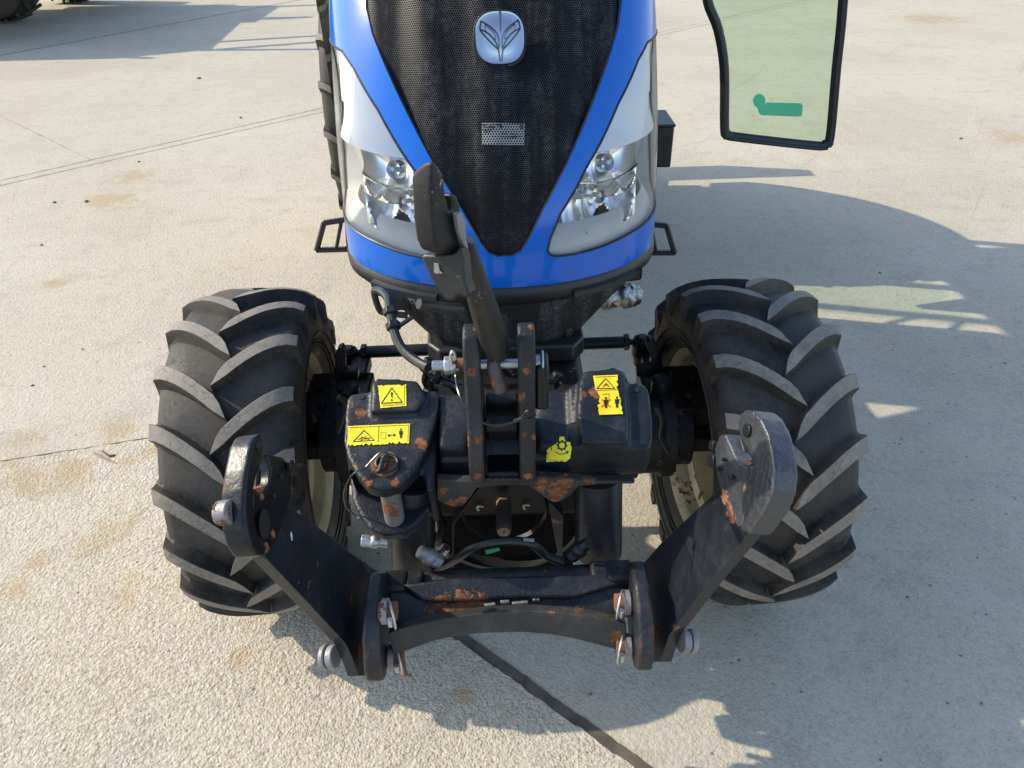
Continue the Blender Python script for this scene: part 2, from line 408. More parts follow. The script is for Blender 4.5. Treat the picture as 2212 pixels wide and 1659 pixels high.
# the near field: a narrow strip along the long joint, then the joint running under the tractor and the cross edge at the left
off = Vector((-dA.y, dA.x)) * -.13
L1b = (L1[0] + off, L1[1] + off)
main, strip = halves(near, L1b, .010, (0, 0))
L6 = (G2((0, 1000)), G2((330, 948)))
slabs.append((main, 'slab_fine'))
coarse = halves(halves(main, L3, .036, G2((200, 1500)))[0], L6, .0, G2((200, 1500)))[0]
slabs.append((strip, 'slab_fine'))
L7 = (G2((0, 250)), G2((290, 390)))
L2 = (G2((0, 120)), G2((690, -8)))
f1 = [p for p in split(far, *L2, .025) if len(p) > 2]
L5 = (G2((1820, 88)), G2((2212, 130)))
for q in f1:
    for w in split(q, *L7, .008):
        for e in split(w, *L5, .012): slabs.append((e, 'slab_fine'))
def wob(p, s, a): return Vector((noise.noise(Vector((p.x * s, p.y * s, 1.3))), noise.noise(Vector((p.x * s, p.y * s, 7.7))))) * a
def slab(poly, mt, z, t, a1=.006, a2=.004):
    pts = []
    for i in range(len(poly)):
        p, q = poly[i], poly[(i + 1) % len(poly)]; L = (q - p).length
        if L < 1e-4: continue
        t_ = 0.0
        while t_ < L - 1e-6:                      # finer steps where the edge passes near the camera
            v = p + (q - p) * (t_ / L); pts.append(v)
            dcam = (v - Vector((0, -1))).length
            t_ += .02 if dcam < 4 else (.12 if dcam < 12 else 2.0)
    pts = [v + wob(v, 14, a1) + wob(v, 55, a2) for v in pts]
    mb = MB(); mb.prism([(v.x, v.y, z) for v in pts], (0, 0, -t))
    return mb.done('concrete_slab', ground, mt)
for (poly, mt) in slabs:
    if len(poly) > 2: slab(poly, mt, 0, .021)
slab(coarse, 'slab_coarse', .006, .0055, .006, .006)      # the rough slab stands a little proud
# dark sealant in the joint that runs out under the tractor
def seal(a, b, n, w, z, seed, sub, mt_='filler'):
    d = (b - a).normalized(); nn = Vector((-d.y, d.x)); rows = []
    for sg in (1, -1):
        row = [a + d * (i * sub) + wob(a + d * (i * sub), 9, .004) + nn * sg * (w + w * .22 * noise.noise(Vector((i * .31, sg * 3, seed))) + w * .22 * noise.noise(Vector((i * .9, sg * 5, seed)))) for i in range(n)]
        rows += row if sg > 0 else row[::-1]
    mb = MB(); mb.prism([(v.x, v.y, z) for v in rows], (0, 0, -.003)); mb.done('joint_sealant', ground, mt_)
d3 = (L3[1] - L3[0]).normalized(); seal(L3[0] - d3 * 1.3, L3[1], 190, .0165, .0035, 0, .02)
for (ja, jb, ext) in ((L1[0], L1[1], 1.5), (L1b[0], L1b[1], 1.5), (L2[0], L2[1], 3.0)):
    dj = (jb - ja).normalized(); seal(ja - dj * ext, jb, int(((jb - ja).length + 2 * ext) / .04), .009 if ext < 2 else .03, .0012, 4, .04, simple('joint_dust', (.27, .23, .18), .9, 0, .4, 40, var=.35))
d6 = (L6[1] - L6[0]).normalized(); seal(L6[0] - d6 * .3, L6[1], 75, .008, .0045, 9, .02)

# ================================================================== tractor
tractor = empty('tractor', (0, 0, 0))
tag(tractor, 'blue tractor with black front linkage, steered wheels and open glass door', 'tractor')

# ---------------------------------------------------------------- hood: nose surface
HW, HD = .40, .30
def y0(z): return -.28 + (.27 * ((z - 1.19) / .6) ** 2 if z > 1.19 else 0)
def nose(u, z, off=0.0, w=HW, d=HD):
    def pt(u, z):
        a = abs(u); s = 1 if u >= 0 else -1
        if a <= 1: th = a * math.pi / 2; x, y = w * math.sin(th), y0(z) + d * (1 - math.cos(th))
        else: x, y = w, y0(z) + d + (a - 1) * .5
        return Vector((s * x, y, z))
    p = pt(u, z)
    if off:
        e = 1e-3; n = (pt(u + e, z) - pt(u - e, z)).cross(pt(u, z + e) - pt(u, z - e)).normalized()
        p = p + n * off
    return p
def wnose(u, z, off=0.0): return YAW @ nose(u, z, off)
def arc_u(u): return u * .55
def proj(P):
    v = Vector(P) - CAM; d = v.dot(fwd); return Vector((1106 + FPX * v.dot(rgt) / d, 829.5 - FPX * v.dot(upv) / d))
def inv(p, u=0.3, z=1.4):
    p = Vector(p)
    for _ in range(40):
        f = proj(wnose(u, z)) - p
        if f.length < .02: break
        e = 1e-4; a = (proj(wnose(u + e, z)) - proj(wnose(u, z))) / e; b = (proj(wnose(u, z + e)) - proj(wnose(u, z))) / e
        det = a.x * b.y - a.y * b.x
        if abs(det) < 1e-6: break
        du = -(f.x * b.y - f.y * b.x) / det; dz = -(a.x * f.y - a.y * f.x) / det
        k = min(1, .25 / max(abs(du), abs(dz), 1e-9)); u += du * k; z += dz * k
    return (u, z)
def inside(p, poly):
    c = False; n = len(poly)
    for i in range(n):
        a, b = poly[i], poly[i - 1]
        if (a[1] > p[1]) != (b[1] > p[1]) and p[0] < (b[0] - a[0]) * (p[1] - a[1]) / (b[1] - a[1]) + a[0]: c = not c
    return c
def dens(poly, step):
    out = []
    for i in range(len(poly)):
        a, b = Vector(poly[i]), Vector(poly[(i + 1) % len(poly)]); k = max(1, int((b - a).length / step))
        out += [a + (b - a) * (j / k) for j in range(k)]
    return out
def roundp(poly, k=4):
    return [tuple(v) for v in spline([Vector((p[0], p[1], 0)) for p in poly], k, True)]
def patch(name, outline, holes=(), step=.04, off=0.0, mat='blue', solid=.006, parent=tractor, fn=None, xf=YAW):
    """a panel of the nose surface bounded by outlines given in surface coordinates"""
    vs_, es = [], []
    for poly in [outline] + list(holes):
        d_ = dens([p[:2] for p in poly], step); b0 = len(vs_); vs_ += d_
        es += [(b0 + i, b0 + (i + 1) % len(d_)) for i in range(len(d_))]
    us = [v.x for v in vs_]; zs = [v.y for v in vs_]
    u = min(us) + step / 2
    while u < max(us):
        z = min(zs) + step / 2
        while z < max(zs):
            if inside((u, z), outline) and not any(inside((u, z), h) for h in holes):
                if min((v - Vector((u, z))).length for v in vs_[:len(vs_)]) > step * .35 if len(vs_) < 900 else True: vs_.append(Vector((u, z)))
            z += step
        u += step
    r_ = delaunay_2d_cdt([Vector(v) for v in vs_], es, [], 0, 1e-6)
    F_ = fn or nose
    def S(u, z): return F_(u, z, off(u, z) if callable(off) else off)
    P, Nn, UV = [], [], []
    for v in r_[0]:
        e = 1e-3; P.append(S(v.x, v.y)); Nn.append((S(v.x + e, v.y) - S(v.x - e, v.y)).cross(S(v.x, v.y + e) - S(v.x, v.y - e)).normalized()); UV.append((arc_u(v.x), v.y))
    faces = []
    for f in r_[2]:
        c = sum((r_[0][i] for i in f), Vector((0, 0))) / len(f)
        if inside(c, outline) and not any(inside(c, h) for h in holes):
            f = list(f)
            if (P[f[1]] - P[f[0]]).cross(P[f[2]] - P[f[0]]).dot(Nn[f[0]]) < 0: f.reverse()
            faces.append(f)
    nf = len(faces); sm = [True] * nf
    if solid:
        cnt = {}
        for f in faces:
            for i in range(3): cnt[(f[i], f[(i + 1) % 3])] = 1
        rim = {}
        def rv(i, inner):
            if (i, inner) not in rim:
                rim[(i, inner)] = len(P); P.append(P[i] - Nn[i] * (solid if inner else 0)); Nn.append(None); UV.append(UV[i])
            return rim[(i, inner)]
        for (i, j) in list(cnt):
            if (j, i) not in cnt: faces.append([rv(j, 0), rv(i, 0), rv(i, 1), rv(j, 1)])
    X3 = xf.to_3x3() if xf else Matrix.Identity(3)
    me = bpy.data.meshes.new(name); me.from_pydata([(xf @ p) if xf else p for p in P], [], faces)
    me.materials.append(M[mat] if isinstance(mat, str) else mat)
    uvl = me.uv_layers.new(name='UVMap')
    for lp in me.loops: uvl.data[lp.index].uv = UV[lp.vertex_index]
    me.polygons.foreach_set('use_smooth', [True] * len(me.polygons)); me.update()
    nl = []
    for p in me.polygons:
        for vi in p.vertices: nl.append(tuple(X3 @ Nn[vi]) if (p.index < nf and Nn[vi] is not None) else tuple(p.normal))
    me.normals_split_custom_set(nl)
    o = bpy.data.objects.new(name, me); col.objects.link(o); o.parent = parent
    return o
gr = [inv(z1(*p)) for p in ((1150, 1418), (1200, 1395), (1238, 1340), (1330, 1150), (1450, 920), (1580, 620), (1680, 350), (1740, 150), (1760, 5))]
zc = inv(z1(1080, 1418), 0)[1]
ur = gr[-1][0]
grille_out = [(0, zc)] + gr + [(ur * 1.0, 1.80)] + [(-ur, 1.80)] + [(-u, z) for (u, z) in gr[::-1]]
hl_in = [inv(z1(*p)) for p in ((1500, 1405), (1410, 1417), (1365, 1412), (1347, 1388), (1362, 1320), (1420, 1180), (1500, 1050), (1560, 930), (1640, 790), (1740, 570), (1850, 330), (1900, 235))]
zt = inv(z1(1935, 195), .8)[1]; zb = inv(z1(1890, 1190), .8)[1]; zm = inv(z1(1800, 1290), .7)
hl_out = hl_in + [(.93, zt), (1.02, zt - .02), (1.12, zt - .07), (1.16, zt - .16), (1.16, zb + .1), (1.10, zb + .02), (.95, zb - .01)] + [zm, inv(z1(1650, 1362))]
hl_left = [(-u, z) for (u, z) in hl_out]
BZ = 1.188
hood = patch('hood', [(-3.2, BZ), (3.2, BZ), (3.2, 1.82), (-3.2, 1.82)], [grille_out, hl_out, hl_left], .035, 0, 'blue', .012)
mb = MB(); top = [nose(u, 1.80, -.002) for u in [i * .2 - 3.2 for i in range(33)]]
mb.prism(top, (0, 0, .05)); mb.done('hood_top', hood, 'blue', bevel=.03, seg=3, xf=YAW)
# pleated perforated grille
def gof(u, z): return -.009 + .006 * math.cos(u * 27 + .6) * min(1, max(0, (z - zc) * 5))
grille = patch('grille', grille_out, (), .022, gof, 'grille', .004, hood)
# dark bead between grille and bodywork
mb = MB(); mb.tube([wnose(u, z, -.004) for (u, z) in dens(grille_out, .05)], .003, 6, closed=True, smooth=1); mb.done('grille_bead', hood, 'plastic')
# emblem
eo = onp(z1(1083, 212), wnose(0, 1.70, .012), (0, -1, .35)); en = Vector((0, -1, .33)).normalized(); en = (YAW @ en)
ex = (YAW @ Vector((1, 0, 0))); ey = en.cross(ex).normalized()
if ey.z < 0: ey = -ey
ek = px(.3906, eo)
def ept(X, Y, h=0):        # emblem plane: coordinates measured from the badge centre
    return eo + ex * ((X - 1083) * ek) + ey * (-(Y - 212) * ek * .93) + en * h
def sup(a, b, n, k=40): return [(math.copysign(abs(math.cos(t)) ** (2 / n), math.cos(t)) * a, math.copysign(abs(math.sin(t)) ** (2 / n), math.sin(t)) * b) for t in (2 * math.pi * i / k for i in range(k))]
mb = MB(); rings = []
for (s, h) in ((1.09, -.022), (1.09, -.004), (1.05, 0.0)): rings.append([mb.bm.verts.new(ept(1083 + x * s, 216 + y * s, h)) for (x, y) in sup(137, 148, 2.7)])
for a, b in zip(rings, rings[1:]):
    for i in range(40): mb.face((a[i], a[(i + 1) % 40], b[(i + 1) % 40], b[i]))
mb.face(rings[-1]); mb.done('emblem_base', hood, 'plastic')
mb = MB(); rings = []
for (s, h) in ((1.0, .0005), (1.0, .006), (.97, .0085), (.90, .0075), (.6, .011), (.3, .0125)):
    rings.append([mb.bm.verts.new(ept(1083 + x * s, 212 + y * s, h)) for (x, y) in sup(137, 148, 2.7)])
for a, b in zip(rings, rings[1:]):
    for i in range(40): mb.face((a[i], a[(i + 1) % 40], b[(i + 1) % 40], b[i]))
mb.face(rings[-1]); emblem = mb.done('emblem', hood, simple('badge_silver', (.50, .52, .55), .10, 1, 0, var=.05), angle=50)
def eh(X, Y):
    r_ = (abs((X - 1083) / 137) ** 2.7 + abs((Y - 212) / 148) ** 2.7) ** (1 / 2.7)
    return .0128 - .0052 * r_ ** 1.6
mb = MB()
def stroke(pts, w=.0019):
    mb.tube([ept(x, y, eh(x, y)) for (x, y) in pts], w, 6, smooth=3)
for sx in (1, -1):
    f = lambda x, y: (1085 + sx * (x - 1085), y)
    stroke([f(1192, 165), f(1150, 190), f(1112, 235), f(1096, 290), f(1090, 340)])
    stroke([f(1190, 118), f(1140, 152), f(1104, 190), f(1093, 240), f(1096, 275)])
    stroke([f(1188, 120), f(1196, 165)]); stroke([f(1196, 168), f(1150, 225), f(1098, 278)])
    stroke([f(1168, 140), f(1120, 185), f(1112, 222), f(1160, 180), f(1168, 140)], .0011)
mb.tube([ept(1088, y, eh(1088, y)) for y in (72, 100, 140, 180)], lambda t: .0034 * (1 - .6 * t), 6, smooth=2)
mb.done('emblem_leaf', hood, simple('badge_groove', (.09, .095, .11), .25, 1, 0, var=.1))
# perforated label on the grille
lab = [inv(z1(*p), .01) for p in ((982, 678), (1226, 676), (1224, 797), (983, 799))]
patch('grille_label', lab, (), .012, lambda u, z: gof(u, z) + .0012, 'label', 0, hood)
mb = MB()
for (x0, y0_, x1, y1) in ((990, 684, 1000, 708), (1006, 684, 1022, 690), (1006, 700, 1022, 708), (1028, 684, 1036, 708), (1040, 684, 1056, 690), (1040, 696, 1056, 708), (1062, 684, 1074, 694), (1082, 684, 1096, 708), (990, 716, 1040, 722), (990, 728, 1028, 733), (1090, 734, 1130, 740), (1140, 734, 1190, 740), (1090, 752, 1180, 758), (1150, 748, 1210, 752), (1200, 684, 1215, 706)):
    q = [inv(z1(*p), .01) for p in ((x0, y0_), (x1, y0_), (x1, y1), (x0, y1))]
    mb.poly([wnose(u, z, gof(u, z) + .0022) for (u, z) in q])
mb.done('label_print', hood, 'print')

# ---------------------------------------------------------------- headlights
def headlight(s):
    out = [(u * s, z) for (u, z) in hl_out]
    U = lambda p, g_=.6: (lambda q: (q[0] * s, q[1]))(inv(z1(*p), g_))
    zs1 = inv(z1(1700, 838), .5)[1]; zs2 = inv(z1(1680, 1195), .5)[1]
    c = sum((Vector(p) for p in hl_out), Vector((0, 0))) / len(hl_out)
    def clip(lo, hi, shrink=.985):
        q = [c + (Vector(p) - c) * shrink for p in dens(hl_out, .02)]
        if lo is not None: q = [Vector((v.x, max(v.y, lo))) for v in q]
        if hi is not None: q = [Vector((v.x, min(v.y, hi))) for v in q]
        r_ = []
        for v in q:
            if not r_ or (v - r_[-1]).length > 1e-4: r_.append(v)
        return [(v.x * s, v.y) for v in r_]
    # bowl with side wall
    hb = MB(); d_ = dens(out, .03); n = len(d_)
    c2 = Vector((c.x * s, c.y))
    lv = []
    for (k, of) in ((1.0, -.004), (.985, -.012), (.955, -.075)):
        lv.append([hb.bm.verts.new(nose(*(c2 + (v - c2) * k), of)) for v in d_])
    for a, b in zip(lv, lv[1:]):
        for i in range(n): hb.face((a[i], a[(i + 1) % n], b[(i + 1) % n], b[i]))
    h = hb.done('headlight', tractor, 'tray', xf=YAW, angle=50)
    patch('lamp_housing', [tuple(c2 + (v - c2) * .96) for v in d_], (), .05, -.07, 'tray', 0, h)
    # white upper body with its ledge
    def wo(u, z):
        t = min(1, max(0, (z - zs1) / .05)); return -.010 - .008 * t * t * (3 - 2 * t) - .02 * max(0, abs(u) - .82)
    up_ = clip(zs1 + .004, None)
    patch('lamp_upper_panel', up_, (), .035, wo, 'white', .004, h)
    dkp = [(u * s, z) for (u, z) in ((.80, zs1 + .085), (1.0, zs1 + .06), (1.06, zt - .16), (1.0, zt - .09), (.945, zt - .05), (.90, zt - .10), (.84, zt - .18))]
    patch('lamp_side_reflection', dkp, (), .03, lambda u, z: wo(u, z) + .004, 'plastic', .002, h)  # dark patch stands in for the reflection at the side of the lens
    # lower tray
    lo_ = clip(None, zs2 - .004)
    patch('lamp_lower_tray', lo_, (), .035, lambda u, z: -.014 - .03 * max(0, (z - (zs2 - .06)) / .06) ** 2 if z > zs2 - .06 else -.014, 'tray', .004, h)
    # two chrome reflectors, faceted like the photograph's
    for idx, (a, b, bulb) in enumerate((((1560, 845), (1880, 1010), (1716, 895)), ((1490, 1028), (1868, 1200), (1666, 1082)))):
        (ua, za), (ub, zb_) = inv(z1(*a), .5), inv(z1(*b), .5); ub = max(ub, inv(z1(b[0], a[1]), .6)[0]); ua = min(ua, inv(z1(a[0] , b[1]), .4)[0]) if idx else ua
        bu, bz = inv(z1(*bulb), .5)
        n_, k_ = 44, 24; mb = MB(); gv = []
        for i in range(n_ + 1):
            rw = []
            for j in range(k_ + 1):
                u = ua + (ub - ua) * i / n_; z = za + (zb_ - za) * j / k_
                if idx: z -= .012 * math.cos((i / n_ - .5) * math.pi) - .006
                else: z -= .008 * math.cos((i / n_ - .5) * math.pi)
                W_, H_ = ub - ua, za - zb_
                def bowl(uc, zc_, ru, rz): return 1 - ((u - uc) / (ru * W_)) ** 2 - ((z - zc_) / (rz * H_)) ** 2
                dish = max(bowl(bu, bz, .34, .80), bowl(bu + .36 * W_, bz - .05 * H_, .26, .7), bowl(bu - .38 * W_, bz - .15 * H_, .30, .8), bowl(bu + (.16 if idx else -.2) * W_, bz - .55 * H_, .22, .45), 0)
                fac = -.0016 * abs(math.sin(i * .62 + idx)) if idx else 0
                rw.append(mb.bm.verts.new(nose(u * s, z, -.020 - .050 * dish + fac)))
            gv.append(rw)
        for i in range(n_):
            for j in range(k_): mb.face((gv[i][j], gv[i + 1][j], gv[i + 1][j + 1], gv[i][j + 1]))
        mb.done('reflector', h, 'refl', xf=YAW, angle=24)
        bp = nose(bu * s, bz, -.045); bn = (nose(bu * s, bz, .02) - nose(bu * s, bz, 0)).normalized()
        mb = MB(); mb.cyl(bp, bp + bn * .022, .021, .019, 22, cap=False); mb.cyl(bp + bn * .002, bp + bn * .004, .020, .020, 22); mb.lathe([(0, .017), (0, .021), (.003, .021)], (0, 0, 0), 'Z', 4) if False else None
        mb.done('bulb_ring', h, 'satin', xf=YAW)
        mb = MB(); mb.cyl(bp, bp + bn * .022, .006, .005, 12); mb.sphere(bp + bn * .022, .006); mb.done('bulb', h, 'white', xf=YAW)
        if idx == 0:
            pass
    # divider strip between the two reflectors
    (ua, za), (ub, _) = inv(z1(1500, 1020), .4), inv(z1(1868, 1020), .7)
    mb = MB(); mb.tube([nose((ua + (ub - ua) * i / 12) * s, za - .012 * math.cos((i / 12 - .5) * math.pi) + .004, -.014) for i in range(13)], .003, 6, smooth=1)
    mb.done('reflector_trim', h, 'chrome', xf=YAW)
    patch('lens', out, (), .05, lambda u, z: -.002, 'lens', 0, h)
    mb = MB(); mb.tube([nose(*v, -.001) for v in d_], .0032, 6, closed=True, smooth=1); mb.done('lens_seal', h, 'plastic', xf=YAW)
headlight(1); headlight(-1)

# ---------------------------------------------------------------- lip under the nose and lower intake
mb = MB(); prof = ((1.186, -.004), (1.175, .004), (1.150, .002), (1.135, -.012), (1.128, -.06))
us = [i * .08 - 2.0 for i in range(51)]; gv = [[mb.bm.verts.new(nose(u, z, o_)) for (z, o_) in prof] for u in us]
for a, b in zip(gv, gv[1:]):
    for j in range(len(prof) - 1): mb.face((a[j], a[j + 1], b[j + 1], b[j]))
lip = mb.done('bumper_lip', tractor, 'plastic', xf=YAW, angle=50)
for s in (-1, 1):
    mb = MB(); gv = []
    for i in range(9):
        u = s * (.26 + .32 * i / 8); gv.append([mb.bm.verts.new(nose(u, z, o_)) for (z, o_) in ((1.168, .002), (1.164, .014), (1.150, .014), (1.142, 0))])
    for a, b in zip(gv, gv[1:]):
        for j in range(3): mb.face((a[j], a[j + 1], b[j + 1], b[j]))
    mb.face(gv[0]); mb.face(gv[-1]); mb.done('lip_ridge', lip, 'plastic', xf=YAW)
def funnel(u, z, off=0.0):
    t = (1.145 - z) / .15; w = .335 - .13 * t; th = u * math.pi / 2
    return Vector((w * math.sin(th), -.235 + off * -1 + .12 * (1 - math.cos(th)), z))
patch('lower_grille', [(-1, 1.0), (1, 1.0), (1, 1.15), (-1, 1.15)], (), .05, 0, 'lowgrille', .004, tractor, fn=funnel)
mb = MB(); mb.prism([funnel(u, 1.145, .006) for u in (-.20, .18)] + [funnel(u, 1.0, .006) for u in (.22, -.26)], (0, .02, 0)); mb.done('intake_bar', tractor, 'plastic', bevel=.003, xf=YAW)
mb = MB(); mb.prism([(-.20, -.205, 1.003), (-.17, -.245, 1.003), (.17, -.245, 1.003), (.20, -.205, 1.003), (.2, 0, 1.003), (-.2, 0, 1.003)], (0, 0, -.05)); mb.done('intake_base', tractor, 'plastic', bevel=.008, seg=3, xf=YAW)
mb = MB(); mb.box((0, -.12, .93), (.30, .2, .05)); mb.done('intake_foot', tractor, 'plastic', bevel=.012, xf=YAW)
# round black sticker with a small white tractor drawing
so_ = onp(z7(372, 1000), YAW @ funnel(-.62, 1.10, .004), (-.55, -.83, 0)); sn = Vector((-.45, -.86, .25)).normalized()
sxv = Vector((0, 0, 1)).cross(-sn).normalized() * -1; sxv = sxv if sxv.x > 0 else -sxv; syv = sn.cross(sxv); syv = syv if syv.z > 0 else -syv
mb = MB(); sr = px(17, so_)
mb.poly([so_ + sxv * sr * math.cos(t) + syv * sr * math.sin(t) + sn * .002 for t in (2 * math.pi * i / 24 for i in range(24))], 0)
def sk(pts, w=.0009): mb.tube([so_ + sxv * sr * x + syv * sr * y + sn * .003 for x, y in pts], w, 5, smooth=1, mi=1)
sk([(.45 + .25 * math.cos(t), -.45 + .25 * math.sin(t)) for t in [i * .7 for i in range(10)]]); sk([(-.45 + .17 * math.cos(t), -.35 + .17 * math.sin(t)) for t in [i * .7 for i in range(10)]])
sk([(-.6, -.1), (-.55, .15), (0, .1), (.05, .55), (.45, .5), (.7, -.05)]); sk([(-.3, -.35), (.15, -.4)]); sk([(-.2, .3), (-.05, .7)])
mb.done('round_sticker', tractor, ['print', 'whiteprint'])

# ---------------------------------------------------------------- chassis behind the nose
mb = MB(); mb.box((0, .95, .88), (.34, 1.4, .5)); mb.box((0, .35, .68), (.26, .9, .3)); mb.done('engine_block', tractor, 'dark', bevel=.02, xf=YAW)
mb = MB(); mb.box((0, -.16, .78), (.40, .56, .34)); mb.box((0, -.05, .96), (.36, .30, .16)); mb.done('front_bolster', tractor, 'dark', bevel=.02)
mb = MB(); mb.cyl((-.5, 0, .5), (.5, 0, .5), .085, seg=24); mb.box((0, 0, .55), (.34, .24, .26)); mb.done('front_axle', tractor, 'dark', bevel=.01)
for s in (-1, 1):
    mb = MB()
    mb.lathe([(.30, 0), (.30, .115), (.35, .125), (.36, .14), (.395, .14), (.40, .125), (.46, .125), (.47, .135), (.505, .135), (.51, .10), (.56, .10), (.56, 0)], (0, 0, .53), 'X', 40)
    if s < 0: mb.bm.transform(Matrix.Diagonal((-1, 1, 1, 1)))
    hub = mb.done('axle_hub', tractor, 'dark', angle=30)
    for k in range(10):
        t = 2 * math.pi * k / 10; mb = MB(); mb.hexnut((s * .50, -.115 * math.cos(t), .53 + .115 * math.sin(t)), (s * .515, -.115 * math.cos(t), .53 + .115 * math.sin(t)), .011); mb.done('hub_bolt', hub, 'dark')
    # steering knuckle, ball joint and the bent lug beside it
    bj = aty((752, 762) if s < 0 else (1388, 738), .30); r_ = px(22, bj)
    mb = MB(); mb.cyl(bj + Vector((0, 0, -.05)), bj + Vector((0, 0, .012)), r_, r_ * .95, 24); mb.cyl(bj + Vector((0, 0, .012)), bj + Vector((0, 0, .022)), r_ * .8, r_ * .5, 24); mb.cyl(bj + Vector((0, 0, -.09)), bj + Vector((0, 0, -.05)), r_ * .7, r_ * .9, 20)
    kn = mb.done('ball_joint', tractor, 'black', bevel=.003)
    mb = MB(); f = z4
    if s < 0: prof = [(38, 330), (44, 170), (60, 130), (85, 122), (104, 150), (104, 262), (180, 268), (186, 318), (150, 336)]
    else: prof = [(2030, 285), (2030, 130), (2010, 85), (1985, 75), (1955, 90), (1960, 120), (1990, 200), (1985, 235), (1900, 260), (1895, 300), (1960, 315)]
    mb.prism([aty(f(*p), .10) for p in prof], (0, .035, 0)); mb.done('knuckle_lug', tractor, 'steel' if False else 'black', bevel=.004)
    mb = MB(); c = Vector((s * .53, .10, .60))
    mb.box(c, (.20, .24, .07)); mb.box(c + Vector((s * .02, -.02, -.07)), (.24, .30, .05)); mb.cyl(c + Vector((-s * .05, -.05, .03)), c + Vector((-s * .05, -.05, .10)), .035); mb.box(c + Vector((-s * .05, .14, .03)), (.06, .12, .05))
    for q in ((.03, -.07), (.06, .02), (.0, .06)): mb.hexnut(c + Vector((s * q[0], q[1], .03)), c + Vector((s * q[0], q[1], .055)), .014)
    mb.done('steering_knuckle', tractor, 'dark', bevel=.008)
# tie rod
a, b = aty((752, 762), .30), aty((1388, 738), .30)
mb = MB(); d_ = (b - a).normalized(); mb.cyl(a, b, .010, seg=16); mb.cyl(a + d_ * .055, b - d_ * .055, .0205, seg=20)
rod = mb.done('tie_rod', tractor, 'black')
for q, w in ((a + d_ * .045, 1), (b - d_ * .045, -1)):
    mb = MB(); mb.hexnut(q, q + d_ * .018 * w, .028); mb.done('lock_nut', rod, 'black', bevel=.002)

